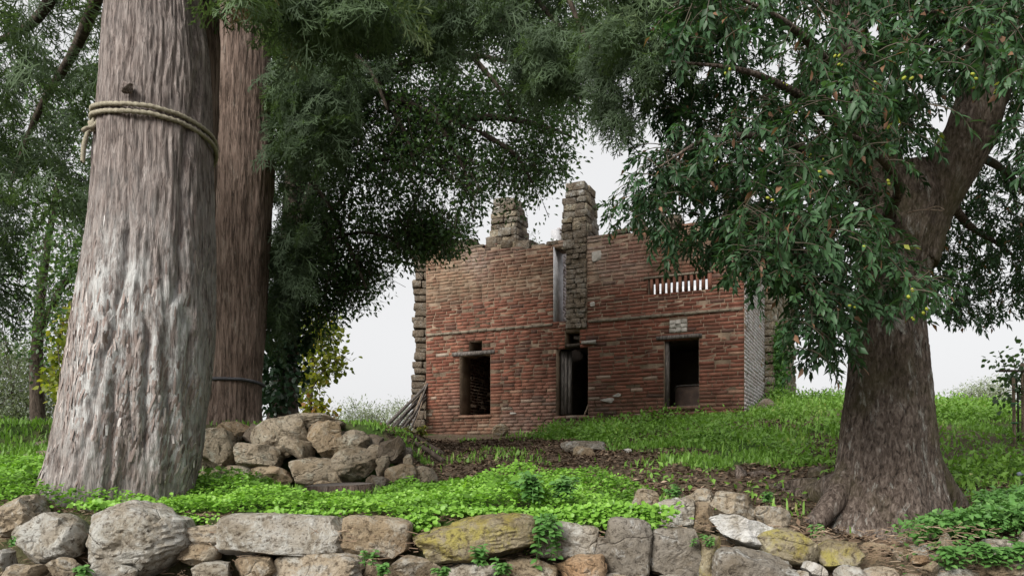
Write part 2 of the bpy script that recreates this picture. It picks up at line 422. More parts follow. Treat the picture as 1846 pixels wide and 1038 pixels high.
def axis(a, b, step, lo, hi):
    mid = np.arange(a, b, step); l = [a]; r = [mid[-1]]
    s = step
    while l[-1] > lo: s *= 1.28; l.append(l[-1]-s)
    s = step
    while r[-1] < hi: s *= 1.28; r.append(r[-1]+s)
    return np.array(l[:0:-1] + list(mid) + r[1:])
gx = axis(-5.5, 9.0, 0.085, -500, 500); gy = axis(3.9, 17.0, 0.08, -300, 900)
X, Y = np.meshgrid(gx, gy); nx_, ny_ = len(gx), len(gy)
Z = T(X.ravel(), Y.ravel())
gv = np.stack([X.ravel(), Y.ravel(), Z], -1)
ii = (np.arange(ny_-1)[:, None]*nx_ + np.arange(nx_-1)[None]).ravel()
gf = np.stack([ii, ii+1, ii+nx_+1, ii+nx_], -1)

DIRT = [(700,775),(1010,790),(1130,805),(1240,850),(1330,850),(1520,840),(1520,1000),(1430,960),(1200,900),(1000,880),(740,870)]
def green_mask(x, y, z):
    """how grassy the ground is, 0..1"""
    u, v = to_px(np.stack([x, y, z], -1))
    nz = fbm(np.stack([x*0.9, y*0.9, 0*x], -1), 21, 4)
    j = np.stack([x*2.6, y*2.6, 0*x], -1); u = u + 95*fbm(j, 22, 4); v = v + 26*fbm(j+9, 23, 4)
    d = in_poly(u, v, DIRT) & (y > 5.0)
    g = np.where(d, 0.01 + 0.22*sstep(nz, 0.12, 0.5), 1.0)
    g = g*(1 - .8*sstep(fbm(np.stack([x*1.1, y*1.1, 0*x], -1), 25, 4), -.04, .2)*(y > 6))
    g = np.where((x > 1.2) & (y > 4.3) & (y < 6.6+.5*nz) & (x < 3.2+.6*nz), 0.08, g)        # trodden soil round the oak
    g = np.where((u > 1700) & (v > 870) & (v < 925) & (y > 5.5) & (y < 8), 0.25, g)
    g = np.where(y < wall_y(x), 0.1, g)
    return np.clip(g, 0, 1)
gm = green_mask(gv[:, 0], gv[:, 1], gv[:, 2])
g = part('ground', gv, gf, M['ground'], None, True, {'green': gm}, 'structure', center=(0, 0, 0))

# ---------------------------------------------------------------- stones
_ICO = {}
def ico(s):
    if s not in _ICO:
        bm = bmesh.new(); bmesh.ops.create_icosphere(bm, subdivisions=s, radius=1.0)
        bm.verts.ensure_lookup_table()
        v = np.array([x.co[:] for x in bm.verts]); f = np.array([[q.index for q in x.verts] for x in bm.faces]); bm.free()
        _ICO[s] = (v/np.linalg.norm(v, axis=1)[:, None], f)
    return _ICO[s]

def stone_mesh(c, half, kind='round', seed=0, sub=4, roll=0.0):
    r = np.random.default_rng(seed*7+3)
    v, f = ico(sub); v = v.copy()
    pw = {'round': 2.3, 'block': 7.0, 'slab': 4.0, 'rough': 3.0}[kind]
    v = v / ((np.abs(v)**pw).sum(1)**(1/pw))[:, None]
    ncut = {'round': 11, 'block': 7, 'slab': 9, 'rough': 12}[kind]
    for k in range(ncut):
        n = r.normal(size=3); n /= np.linalg.norm(n)
        ext = (v @ n).max(); o = ext * r.uniform(*{'block': (.78, .95), 'round': (.66, .92), 'slab': (.6, .9), 'rough': (.5, .86)}[kind])
        d = v @ n - o; v = v - np.where(d > 0, d, 0)[:, None]*n
    nv = v / np.linalg.norm(v, axis=1)[:, None]
    half = np.asarray(half, float)
    w = v*half
    am = {'round': 0.05, 'block': 0.03, 'slab': 0.05, 'rough': 0.06}[kind] * half.mean()
    w = w + nv*(fbm(w/half.mean()*1.3 + seed*3.1, seed, 3)*am*1.5 + (np.abs(fbm(w*6 + seed, seed+9, 4, .55))-.25)*-0.024*min(1, half.mean()/.13) + fbm(w*30+seed, seed+5, 3)*0.008*min(1, half.mean()/.1))[:, None]
    if kind in ('rough', 'round', 'slab'):      # bedding ledges and broken pits
        lay = w[:, 2]*(26 if kind != 'slab' else 34) + 2.2*fbm(w*5+seed, seed+21, 3)
        tri = np.abs((lay % 1.0)-.5)*2; msk = sstep(fbm(w*6+seed*2, seed+31, 2), -.1, .35)
        w = w + nv*((tri-.5)*.011*msk*min(1, half.mean()/.12) - .018*sstep(fbm(w*9+seed*5, seed+41, 2), .25, .55)*min(1, half.mean()/.12))[:, None]
    ca, sa = math.cos(roll), math.sin(roll)
    x, z = w[:, 0]*ca - w[:, 2]*sa, w[:, 0]*sa + w[:, 2]*ca
    w = np.stack([x, w[:, 1], z], -1)
    lo, hi = w.min(0), w.max(0)
    w = (w - (lo+hi)/2) / ((hi-lo)/2) * half           # fill the size the photograph shows
    return w + np.asarray(c), f

_CUBE = {}
def block_mesh(c, half, seed=0, e=(1., 0, 0), n=(0, 1., 0), rough=.05):
    """a squared stone with worn edges and slightly broken faces"""
    if 0 not in _CUBE:
        bm = bmesh.new(); bmesh.ops.create_cube(bm, size=2.0); bmesh.ops.subdivide_edges(bm, edges=bm.edges[:], cuts=2, use_grid_fill=True)
        bm.verts.ensure_lookup_table(); _CUBE[0] = (np.array([x.co[:] for x in bm.verts]), np.array([[q.index for q in x.verts] for x in bm.faces])); bm.free()
    v, f = _CUBE[0]; r = np.random.default_rng(seed)
    v = np.sign(v)*np.where(np.abs(v) > .9, 1, .72*(np.abs(v) > .1))
    k = (np.abs(v) > .9).sum(1); half = np.asarray(half, float); mn = half.min()
    w = v*half - np.sign(v)*np.where(k >= 2, .09*mn*(k-1), 0)[:, None]*(np.abs(v) > .9)
    w = w*(1+r.normal(0, .04, (1, 3))) + r.normal(0, rough*mn, w.shape)
    w = w + (w[:, [2, 0, 1]]*r.normal(0, .05, 3))
    e, n = np.asarray(e, float), np.asarray(n, float)
    return w[:, :1]*e + w[:, 1:2]*n + w[:, 2:]*np.array([0, 0, 1.]) + np.asarray(c), f

def stone_px(u0, v0, u1, v1, d, kind, seed, dep=None, sub=4, roll=0.0):
    a, b = P(u0, v1, d), P(u1, v0, d)
    c = (a+b)/2; hx, hz = (b[0]-a[0])/2, (b[2]-a[2])/2
    hy = dep if dep else min(0.3, max(0.07, 0.85*max(hx, hz)))
    c[1] = d + hy*0.55
    return stone_mesh(c, (hx*1.03, hy, hz*1.05), kind, seed, sub, roll)

W1 = thing('dry_stone_wall', (0.3, 4.2, 0.2), "dry stone retaining wall of mixed boulders and blocks across the foreground", "stone wall")
FS = [ # u0 v0 u1 v1 d kind material roll
 (-45,893,70,985,4.1,'rough','st_tan',0.5),(22,925,142,1024,4.05,'round','st_grey',-0.2),(142,905,330,1052,4.0,'round','st_grey',0.15),
 (322,946,410,984,4.1,'slab','st_tan',0.1),(320,978,392,1021,4.05,'round','st_brown',0.1),(336,1012,414,1048,4.0,'rough','st_grey',0),
 (150,1008,242,1062,3.9,'rough','st_grey',0.1),(84,1006,134,1052,3.95,'rough','st_tan',-0.3),(-5,1018,80,1060,3.95,'rough','st_tan',0),(-14,990,12,1030,4.0,'rough','st_grey',0),
 (383,945,480,1006,4.08,'round','st_white',-0.15),(395,926,622,1005,4.12,'block','st_grey',-0.03),(614,930,742,1006,4.1,'block','st_brown',-0.08),
 (736,925,970,1013,4.08,'slab','st_yellow',0.12),(410,1002,496,1042,4.0,'rough','st_brown',0.05),(486,998,655,1060,3.98,'slab','st_tan',0.03),
 (686,1003,795,1062,3.98,'rough','st_tan',-0.1),(800,1014,895,1062,4.0,'slab','st_grey',0),(652,1010,692,1060,4.05,'rough','st_brown',0),
 (962,938,1080,1012,4.15,'block','st_grey',-0.12),(1072,968,1110,1016,4.1,'block','st_dark',-0.15),(1092,934,1176,1040,4.08,'block','st_dark',-0.05),
 (1170,952,1264,1044,4.12,'block','st_dark',0.0),(1256,965,1300,1046,4.1,'slab','st_yellow',-0.25),
 (1180,898,1258,958,4.5,'round','st_grey',0.1),(1136,881,1190,950,4.7,'rough','st_tan',-0.4),(1232,880,1294,925,4.8,'round','st_tan',0.2),
 (1245,906,1294,968,4.5,'round','st_brown',0.15),(1284,886,1374,940,4.65,'rough','st_tan',-0.15),(1282,928,1398,990,4.35,'rough','st_white',-0.1),
 (1364,912,1432,962,4.6,'rough','st_tan',-0.5),(1358,953,1484,1020,4.3,'rough','st_yellow',-0.2),(1284,988,1444,1056,4.05,'slab','st_dark',-0.15),
 (1002,1000,1096,1062,4.0,'rough','st_orange',0.1),(912,1008,1006,1062,4.02,'rough','st_brown',0),(1094,1036,1180,1070,3.98,'rough','st_tan',0),(1176,1038,1290,1072,3.98,'rough','st_grey',0),
 (1232,902,1255,920,4.6,'rough','st_tan',0),(1474,974,1562,1030,4.3,'rough','st_yellow',-0.1),(1536,979,1610,1022,4.55,'round','st_brown',0.1),
 (1453,1013,1492,1042,4.15,'rough','st_white',-0.5),(1514,1020,1566,1050,4.15,'rough','st_grey',0),(1560,1024,1624,1052,4.2,'round','st_tan',0),
 (1616,984,1652,1014,4.5,'rough','st_brown',0.2),(1643,981,1708,1012,4.5,'rough','st_grey',-0.1),(1651,1001,1675,1020,4.4,'round','st_orange',0),
 (1708,962,1746,1024,4.4,'rough','st_tan',0.1),(1780,972,1834,1004,4.4,'round','st_grey',0),(1666,1012,1694,1046,4.3,'rough','st_tan',0.2),
 (1466,958,1506,1004,4.45,'rough','st_tan',-0.6),(1690,1018,1770,1056,4.3,'rough','st_grey',0.1),(1766,1000,1860,1056,4.3,'rough','st_tan',0.0),(1846,960,1930,1010,4.4,'round','st_grey',0.0),
 (1436,1030,1460,1052,4.1,'rough','st_tan',0.2),(1396,1000,1412,1012,4.3,'rough','st_tan',0.2),(1618,1040,1672,1066,4.2,'rough','st_brown',0)]
for k, (u0, v0, u1, v1, d, kd, mt, rl) in enumerate(FS):
    v, f = stone_px(u0, v0, u1, v1, d, kd, 100+k, None, 5 if (u1-u0)*(v1-v0) > 8500 else 4, rl)
    part('stone', v, f, M[mt], W1, True)
mats_ = ['st_tan', 'st_grey', 'st_brown', 'st_grey', 'st_tan', 'st_dark']
sd = 300
for row, (v0, v1) in enumerate([(1050, 1120), (1116, 1195), (1190, 1290)]):     # the courses below the picture's edge
    u = -200 + 40*row
    while u < 2000:
        w = rng.uniform(80, 190); sd += 1
        v, f = stone_px(u, v0 + rng.uniform(-5, 5), u+w*0.99, v1 + rng.uniform(-3, 6), 3.98 - 0.03*row, 'rough', sd, 0.2, 3)
        part('stone', v, f, M[mats_[sd % 6]], W1, True); u += w

W2 = thing('terrace_wall', (-1.7, 7.2, 1.5), "rough boulder terrace wall below the brown cypress, behind the tree stump", "stone wall")
TS = [(352,775,418,850,6.9,'rough'),(416,800,498,850,6.9,'slab'),(370,760,440,796,7.15,'round'),(446,755,560,828,7.05,'rough'),(436,765,470,795,7.2,'rough'),
 (500,745,618,770,7.2,'slab'),(503,785,560,830,6.95,'rough'),(545,760,622,828,7.0,'rough'),(592,776,662,818,7.0,'round'),(658,784,690,804,7.1,'rough'),
 (600,808,680,866,6.85,'round'),(520,826,606,872,6.85,'round'),(450,838,525,876,6.9,'rough'),(400,840,452,872,6.9,'rough'),(682,788,728,832,6.9,'rough'),
 (660,802,694,826,6.95,'rough'),(676,822,700,860,6.85,'rough'),(694,838,748,874,6.8,'round'),(728,820,742,846,6.9,'rough'),(660,858,702,884,6.75,'round'),
 (738,842,786,878,6.9,'slab'),(590,852,618,880,6.8,'rough'),(560,868,600,890,6.75,'rough'),(350,846,400,880,6.8,'rough'),(700,808,742,846,7.1,'rough'),(330,790,372,850,7.0,'rough')]
for k, (u0, v0, u1, v1, d, kd) in enumerate(TS):
    v, f = stone_px(u0-2, v0-2, u1+2, v1+3, d, kd, 500+k, None, 4 if u1-u0 > 60 else 3, rng.uniform(-0.2, 0.2))
    part('stone', v, f, M[['st_bank', 'st_bank', 'st_brown', 'st_bank', 'rubble'][k % 5]], W2, True)

def loose(name, u0, v0, u1, v1, d, kd, seed, mt, label, cat='stone', group=None, sub=3):
    v, f = stone_px(u0, v0, u1, v1+6, d, kd, seed, None, sub)
    o = part(name, v, f, M[mt], None, True); return tag(o, label, cat, group)
loose('boulder', 1364, 718, 1402, 753, 12.6, 'round', 700, 'rubble', "dark rounded boulder at the foot of the pale right house corner", "boulder")
loose('stone_slab', 1012, 794, 1092, 812, 9.6, 'slab', 701, 'st_dark', "long flat brown slab lying on the slope below the middle doorway", "stone")
loose('field_stone', 1034, 804, 1072, 826, 9.2, 'rough', 702, 'st_brown', "squat brown stone propping up the flat slab on the slope", "stone")
loose('field_stone', 1124, 808, 1140, 817, 9.2, 'rough', 703, 'st_white', "small pale stone alone on the bare slope", "stone")
loose('field_stone', 888, 764, 916, 784, 13.6, 'round', 704, 'st_brown', "round ochre stone under the bottom bricks of the house front", "stone")
loose('field_stone', 20, 812, 95, 836, 6.2, 'slab', 705, 'st_bank', "flat grey stone in grass at far left, beside the pale cypress", "stone")
loose('field_stone', 60, 792, 100, 815, 7.2, 'rough', 706, 'st_bank', "brown stone in the bank behind the flat grey stone at far left", "stone")
loose('field_stone', 640, 764, 680, 784, 11.5, 'slab', 707, 'st_white', "small whitish stone beside the leaning poles, above the terrace wall", "stone")

# ---------------------------------------------------------------- trunks and limbs
def profile_trunk(rows, d, dup_rows, n, bark, seed, lich=None, extra_top=None, flat=1.0):
    """rows: (v, left edge, right edge) of a trunk d metres away; returns a gnarled grid with barky relief"""
    rows = np.array(sorted(rows, key=lambda r: -r[0]), float)
    pts = np.stack([rows[:, 0], rows[:, 1], rows[:, 2]], -1)
    pts = spline(pts, dup_rows)
    zc = EYE + (HV - pts[:, 0])/F*d
    tl, tr = np.arctan((pts[:, 1]-CU)/F), np.arctan((pts[:, 2]-CU)/F)
    tc, al = (tl+tr)/2, (tr-tl)/2
    cx, R = d*np.tan(tc), d/np.cos(tc)*np.sin(al)      # a round trunk whose outline runs through both edges
    a = np.linspace(0, 2*np.pi, n, endpoint=False)
    A, K = np.meshgrid(a, np.arange(len(zc)))
    zz = zc[K]; 
    q = np.stack([np.cos(A)*1.0, np.sin(A)*1.0, zz*0.6 + seed], -1).reshape(-1, 3)
    low = fbm(q*1.4, seed, 3).reshape(A.shape)
    twist = 0.25*np.sin(zz*0.9 + seed) + 0.10*fbm(q*2.0, seed+2, 2).reshape(A.shape)
    AA = A + twist
    rid = np.stack([np.cos(AA)*bark['f'], np.sin(AA)*bark['f'], zz*bark['zf']], -1).reshape(-1, 3)
    r1 = 1 - np.abs(fbm(rid, seed+5, 3, 0.6)).reshape(A.shape)*2.2
    r2 = fbm(rid*2.3 + 5, seed+8, 3).reshape(A.shape)
    flut = sum(b*np.cos(k*AA + p) for k, b, p in bark['lobes'])
    zrel = sstep(zz, zc.min(), zc.min() + bark.get('fl_h', 1.5))
    rad = R[K]*(0.985 + flut*(bark.get('fl_base', 1.0)*(1-zrel) + zrel*0.55) + low*bark.get('low', 0.03)) + bark['amp']*(r1*0.6 + r2*0.5)
    x = cx[K] + rad*np.cos(A); y = d + rad*np.sin(A)*flat
    v = np.stack([x, y, zz], -1).reshape(-1, 3)
    m = len(zc); k = np.arange(m-1)[:, None]*n; aa = np.arange(n)[None]; b = (aa+1) % n
    f = np.stack([k+aa, k+b, k+n+b, k+n+aa], -1).reshape(-1, 4)
    top = np.arange(n) + (m-1)*n
    lv = np.ones(len(v)) if lich is None else lich(v, A.ravel())
    return v, f, lv, (zc, cx, R)

# near cypress, pale flaking bark
C1 = thing('cypress_tree', P(205, 925, 4.9), "huge pale-barked cypress with a rope tied round it, nearest tree on the left", "tree")
rows1 = [(-450,212,343),(-150,200,358),(0,190,366),(120,181,380),(240,171,383),(330,165,385),(440,153,388),(520,140,388),(600,126,387),(680,113,382),(760,99,372),(820,86,366),(870,70,358),(920,52,352),(965,38,350)]
def lich1(v, A):
    u, w = to_px(v)
    g = sstep(w, 230, 480)
    nz = .5*fbm(v*3.0, 71, 4)
    p = sstep(1.25 - np.hypot((u-190-(600-w)*.12)/62, (w-610)/235) + nz, .05, .55)
    q = sstep(1.25 - np.hypot((u-305)/58, (w-690)/165) + nz, .05, .6)
    return np.clip(0.12 + g*0.35 + p*0.95 + q*0.75, 0, 1.35)
bk = dict(f=15.0, zf=2.6, amp=0.016, lobes=[(3, .030, 0.6), (5, .032, 2.2), (8, .018, 1.0)], fl_base=1.5, low=0.03, fl_h=1.4)
v, f, lv, prof1 = profile_trunk(rows1, 4.9, 390, 290, bk, 11, lich1)
def groove(v, lines, cx, d):
    """old seams and folds running down the trunk"""
    u, w = to_px(v); dep = np.zeros(len(v))
    for pts_, wd, dp in lines:
        q = spline(np.array(pts_, float), 60); uu = np.interp(w, q[:, 1], q[:, 0], left=-1e4, right=-1e4) + 6*fbm(np.stack([w/40, 0*w, 0*w], -1), 3, 3)
        ends = sstep(w, q[0, 1], q[0, 1]+60)*(1-sstep(w, q[-1, 1]-60, q[-1, 1]))
        g_ = np.exp(-((u-uu)/wd)**2) - .45*np.exp(-((u-uu-wd*2.4)/(wd*1.8))**2) - .3*np.exp(-((u-uu+wd*2.6)/(wd*1.8))**2)
        dep += dp*g_*ends*(v[:, 1] < d)
    c = np.stack([np.interp(v[:, 2], np.sort(prof1[0]), cx[np.argsort(prof1[0])]), np.full(len(v), d), v[:, 2]], -1)
    n = c - v; n /= np.linalg.norm(n, axis=1)[:, None]+1e-9
    return v + n*(dep*.62)[:, None]
v = groove(v, [([(232,380),(220,500),(198,610),(172,720),(146,820),(122,900)], 7, .045), ([(256,540),(268,640),(264,740),(262,850)], 7, .04), ([(350,150),(334,290),(324,410),(318,520),(296,580)], 8, .032),
  ([(342,-60),(352,60),(356,200)], 7, .035), ([(330,520),(345,640),(340,760),(352,900)], 7, .03), ([(180,560),(160,680),(140,780),(112,880)], 5, .02), ([(270,250),(262,360),(250,470)], 5, .014), ([(210,640),(205,760),(190,900)], 6, .025), ([(300,640),(306,760),(310,900)], 6, .025)], prof1[1], 4.9)
part('trunk', v, f, M['cyp_bark'], C1, True, {'lich': lv})
def flakes(v, n_ring, parent, n, seed, vmin, mat, size=(.012, .05), dens=None):
    r = np.random.default_rng(seed); g = v.reshape(-1, n_ring, 3); ku = r.integers(2, g.shape[0]-2, n*6); ka = r.integers(0, n_ring, n*6)
    p = g[ku, ka]; tu = g[ku+2, ka]-g[ku-2, ka]; ta = g[ku, (ka+2) % n_ring]-g[ku, ka-2]
    nn = np.cross(ta, tu); nn /= np.linalg.norm(nn, axis=1)[:, None]+1e-9
    cen = g.mean(1)[ku]; sgn = np.sign(((p-cen)*nn).sum(1)); nn *= sgn[:, None]
    u, w = to_px(p); keep = (nn[:, 1] < .25) & (w < 960)
    keep &= r.random(len(p)) < sstep(w, vmin, vmin+250)*(.06+.94*sstep(fbm(p*3.2, seed, 4), -.05, .3))
    p, nn, tu = p[keep][:n], nn[keep][:n], tu[keep][:n]; m = len(p)
    L = r.uniform(.5, 1.6, m)*size[1]; W = r.uniform(.6, 1.5, m)*size[0]
    ax = tu/(np.linalg.norm(tu, axis=1)[:, None]+1e-9) + r.normal(0, .10, (m, 3)); R = frames(ax, nn)
    bv = np.array([[-1,-.5,0],[-1,.6,0],[.1,1,.35],[1,.45,.75],[1.05,-.5,.7],[.2,-.9,.25],[0,0,1.0]], float); bf = np.array([[0,6,1],[1,6,2],[2,6,3],[3,6,4],[4,6,5],[5,6,0]])
    q = bv[None]*np.stack([L, W, W*.4], -1)[:, None, :]
    V = np.einsum('nij,nmj->nmi', R, q)+p[:, None, :]-nn[:, None, :]*.002
    t = np.clip(r.normal(.45, .25, m), 0, 1)
    return part('bark_flakes', V.reshape(-1, 3), (bf[None]+(np.arange(m)*7)[:, None, None]).reshape(-1, 3), M[mat], parent, False, {'tone': np.repeat(t, 7)}, 'stuff')
m_, nt, b_, _ = new_mat("bark_flake"); cc = ramp(nt, attr(nt, 'tone'), [(0, (.10,.078,.07)), (.45, (.22,.18,.165)), (.8, (.38,.345,.325)), (1, (.55,.545,.535))])
cc = mixc(nt, ramp(nt, noise(nt, 60, 5, .7, gpos(nt)), [(.4, 0.), (.7, .5)]), cc, (.12,.09,.075)); nt.links.new(cc, b_.inputs['Base Color']); b_.inputs['Roughness'].default_value = .95; b_.inputs['Specular IOR Level'].default_value = .1
M['flake'] = m_
flakes(v, 290, C1, 1900, 5, 360, 'flake', (.007, .04))
# the second stem that stands close behind it
pth = spline([P(352, 520, 5.2), P(366, 300, 5.25), P(374, 120, 5.28), P(377, 0, 5.3), P(378, -300, 5.35)], 60)
tv, tf, tc = tube(pth, np.linspace(0.1, 0.055, 60), 40, 0.12, 3, 9)
part('stem', tv, [tf, tc], M['cyp_bark2'], C1, True, {'lich': np.zeros(len(tv))})
v, f = stone_mesh(P(230, 157, 4.54), (0.04, 0.035, 0.032), 'rough', 31, 5)
part('knot', v, f, M['cyp_bark'], C1, True, {'lich': np.zeros(len(v))})

# second cypress, brown
C2 = thing('cypress_tree', P(420, 775, 8.3), "tall brown cypress trunk with a cable round its foot, behind the pale one", "tree")
rows2 = [(-500,398,470),(-150,391,481),(0,387,486),(100,385,488),(200,384,490),(270,383,494),(320,383,495),(400,384,489),(500,382,484),(600,379,479),(680,376,473),(730,370,472),(770,360,474),(810,345,482)]
bk = dict(f=12.0, zf=1.8, amp=0.017, lobes=[(3, .03, 0.2), (5, .03, 1.2), (7, .02, 2.0)], fl_base=1.3, low=0.035, fl_h=1.0)
v, f, lv, prof2 = profile_trunk(rows2, 8.3, 200, 150, bk, 23, lambda v, A: np.full(len(v), 0.35))
part('trunk', v, f, M['cyp_bark2'], C2, True, {'lich': lv})

# oak on the right
C4 = thing('holm_oak', P(1600, 975, 5.6), "spreading evergreen oak with a thick forked trunk on the right", "tree")
rows4 = [(300,1590,1690),(360,1578,1712),(420,1562,1700),(500,1545,1676),(560,1537,1668),(620,1531,1672),(700,1523,1680),(780,1513,1687),(850,1502,1692),(900,1484,1702),(940,1466,1714),(975,1448,1724),(1010,1430,1736),(1050,1415,1745)]
bk = dict(f=20.0, zf=9.0, amp=0.012, lobes=[(3, .025, 1.0), (5, .05, 0.9), (7, .035, 2.6)], fl_base=1.3, low=0.05, fl_h=1.1)
v, f, lv, prof4 = profile_trunk(rows4, 5.6, 230, 240, bk, 37, lambda v, A: np.full(len(v), 0.8))
part('trunk', v, f, M['oak_bark'], C4, True, {'lich': lv})
def limb(parent, pts, r0, r1, n=24, seg=50, mat='oak_bark', seed=1, name='limb', wob=0.1, lich=0.3, wf=7):
    path = spline([P(*p) for p in pts], seg)
    tv, tf, tc = tube(path, np.linspace(r0, r1, seg), n, wob, seed, wf)
    return part(name, tv, [tf, tc], M[mat], parent, True, {'lich': np.full(len(tv), lich)})
limb(C4, [(1640,470,5.6),(1665,390,5.6),(1705,320,5.55),(1738,262,5.5),(1765,195,5.45),(1785,110,5.4),(1800,-60,5.4),(1830,-350,5.4)], 0.185, 0.15, 40, 80, seed=3, wob=0.09)
limb(C4, [(1615,480,5.6),(1600,380,5.65),(1580,280,5.7),(1556,170,5.75),(1530,40,5.8),(1490,-160,5.9)], 0.2, 0.09, 28, 60, seed=4, wob=0.09)
for k, pts in enumerate([[(1590,360,5.65),(1500,300,5.2),(1400,250,4.9),(1280,250,4.7),(1190,300,4.6)], [(1580,280,5.7),(1470,190,5.0),(1350,130,4.6),(1200,110,4.4)],
    [(1560,200,5.7),(1440,60,4.8),(1300,-20,4.4)], [(1600,420,5.5),(1540,400,4.9),(1470,430,4.6),(1420,520,4.5)], [(1600,390,5.5),(1620,330,4.9),(1560,260,4.4),(1520,240,4.2)],
    [(1760,190,5.5),(1830,140,5.2),(1950,100,5.0)], [(1730,270,5.6),(1800,300,6.3),(1870,360,6.8),(1950,400,7.0)], [(1700,330,5.7),(1740,400,6.2),(1800,440,6.6),(1850,480,6.8)],
    [(1640,380,5.7),(1560,360,6.4),(1440,350,7.0),(1330,380,7.2)], [(1780,100,5.4),(1700,30,4.7),(1640,20,4.2)]]):
    limb(C4, pts, 0.042, 0.004, 8, 26, seed=20+k, name='branch', wob=0.15, lich=0.1)
limb(C4, [(1635,384,4.9),(1665,378,4.85),(1700,380,4.8)], 0.005, 0.003, 6, 10, 'pale_wood', 40, 'bare_twig', 0.1, 0)
limb(C4, [(1672,376,4.83),(1690,372,4.82),(1703,378,4.8)], 0.003, 0.002, 6, 8, 'pale_wood', 41, 'bare_twig', 0.1, 0)
for k, (pts, r0, r1) in enumerate([([(1550,830,5.6),(1505,900,5.45),(1462,950,5.3),(1410,985,5.2),(1350,1010,5.1)], 0.10, 0.03), 
        ([(1660,820,5.8),(1705,890,5.9),(1750,935,6.0),(1820,960,6.1)], 0.13, 0.07), 
        ([(1560,860,5.9),(1500,880,6.2),(1440,895,6.5),(1390,885,6.7),(1350,905,6.8)], 0.12, 0.05)]):
    limb(C4, pts, r0, r1, 22, 34, seed=60+k, name='root', wob=0.22, lich=0.35, wf=5)
for k, (u0, v0, u1, v1, d) in enumerate([(1325,838,1352,878,7.0), (1345,848,1400,876,7.1), (1430,862,1500,902,6.4), (1290,855,1330,885,7.2), (1460,840,1500,870,7.0)]):
    v, f = stone_px(u0, v0, u1, v1+8, d, 'rough', 800+k, None, 4)
    part('root_knob', v, f, M['oak_bark'], C4, True, {'lich': np.full(len(v), 0.2)})

# ivy-clad trunk behind the second cypress, carrying the small-leaved crown
C3 = thing('ivy_clad_oak', P(512, 752, 9.8), "dark ivy-clad oak behind the brown cypress, its small-leaved crown arching over the house", "tree")
rows3 = [(-200,545,570),(0,535,572),(200,522,566),(400,508,548),(550,500,538),(680,494,536),(730,488,538),(760,480,545),(790,470,555)]
bk = dict(f=12.0, zf=4.0, amp=0.01, lobes=[(3, .03, 1.0), (5, .03, 0.9)], fl_base=1.5, low=0.04, fl_h=0.6)
v, f, lv, prof3 = profile_trunk(rows3, 9.8, 150, 90, bk, 43, lambda v, A: np.zeros(len(v)))
part('trunk', v, f, M['dark_bark'], C3, True, {'lich': lv})
TB = [[(525,440,9.8),(600,250,9.6),(660,170,9.5),(720,180,9.4),(780,205,9.3),(870,240,9.2)], [(620,220,9.6),(720,120,9.6),(850,100,9.5),(980,130,9.3)], [(530,330,9.8),(600,120,9.8),(700,60,9.9),(800,65,10),(900,40,10)],
      [(700,175,9.5),(800,210,9.8),(900,212,9.8),(980,228,9.8),(1040,250,9.8)], [(525,470,9.8),(600,380,9.6),(660,300,9.6),(720,290,9.6),(800,330,9.5)], [(515,520,9.8),(570,450,9.6),(640,420,9.5),(720,430,9.4)],
      [(780,205,9.3),(830,290,9.3),(850,350,9.3)], [(870,240,9.2),(930,280,9.2),(960,330,9.2)], [(600,380,9.6),(640,470,9.4),(660,520,9.3)], [(520,500,9.8),(560,540,9.8),(620,550,9.8)],
      [(690,172,9.5),(730,240,9.3),(750,310,9.3)], [(850,100,9.5),(900,160,9.4),(940,230,9.4)]]
for k, pts in enumerate(TB):
    limb(C3, pts, 0.075 if k < 4 else 0.035, 0.012, 8, 26, 'dark_bark', 120+k, 'branch', 0.12, 0)

# ---------------------------------------------------------------- leaves and twigs
def leaf_shape(L, W, fold=0.25, curl=0.15):
    """a pointed leaf along +x: 8 vertices, 8 triangles"""
    v = np.array([[0,0,0],[.3*L,.5*W,fold*W*.5],[.68*L,.40*W,fold*W*.4-curl*L*.3],[L,0,-curl*L],[.68*L,-.40*W,fold*W*.4-curl*L*.3],[.3*L,-.5*W,fold*W*.5],[.3*L,0,0],[.68*L,0,-curl*L*.35]])
    f = np.array([[0,6,1],[0,5,6],[1,6,7],[1,7,2],[6,5,4],[6,4,7],[2,7,3],[7,4,3]])
    return v, f
def leaf4(L, W, fold=0.25, curl=0.15):
    v = np.array([[0,0,0],[.48*L,.5*W,fold*W*.5],[L,0,-curl*L],[.48*L,-.5*W,fold*W*.5],[.5*L,0,-curl*L*.2]])
    return v, np.array([[0,4,1],[0,3,4],[1,4,2],[4,3,2]])
def quad_leaf(L, W, fold=0.2):
    v = np.array([[0,0,0],[.45*L,.5*W,fold*W],[L,0,0],[.45*L,-.5*W,fold*W]]); f = np.array([[0,2,1],[0,3,2]])
    return v, f

def scatter(base_v, base_f, R, pos, scale, tone, base_t=None):
    n, m = len(pos), len(base_v)
    v = np.einsum('nij,mj->nmi', R, base_v)*np.asarray(scale).reshape(-1, 1, 1) + pos[:, None, :]
    f = base_f[None] + (np.arange(n)*m)[:, None, None]
    t = np.repeat(tone, m) if base_t is None else (np.clip(tone[:, None]*np.where(base_t > 0.86, 0, 1) + base_t[None], 0, 1)).ravel()
    return v.reshape(-1, 3), f.reshape(-1, base_f.shape[1]), t

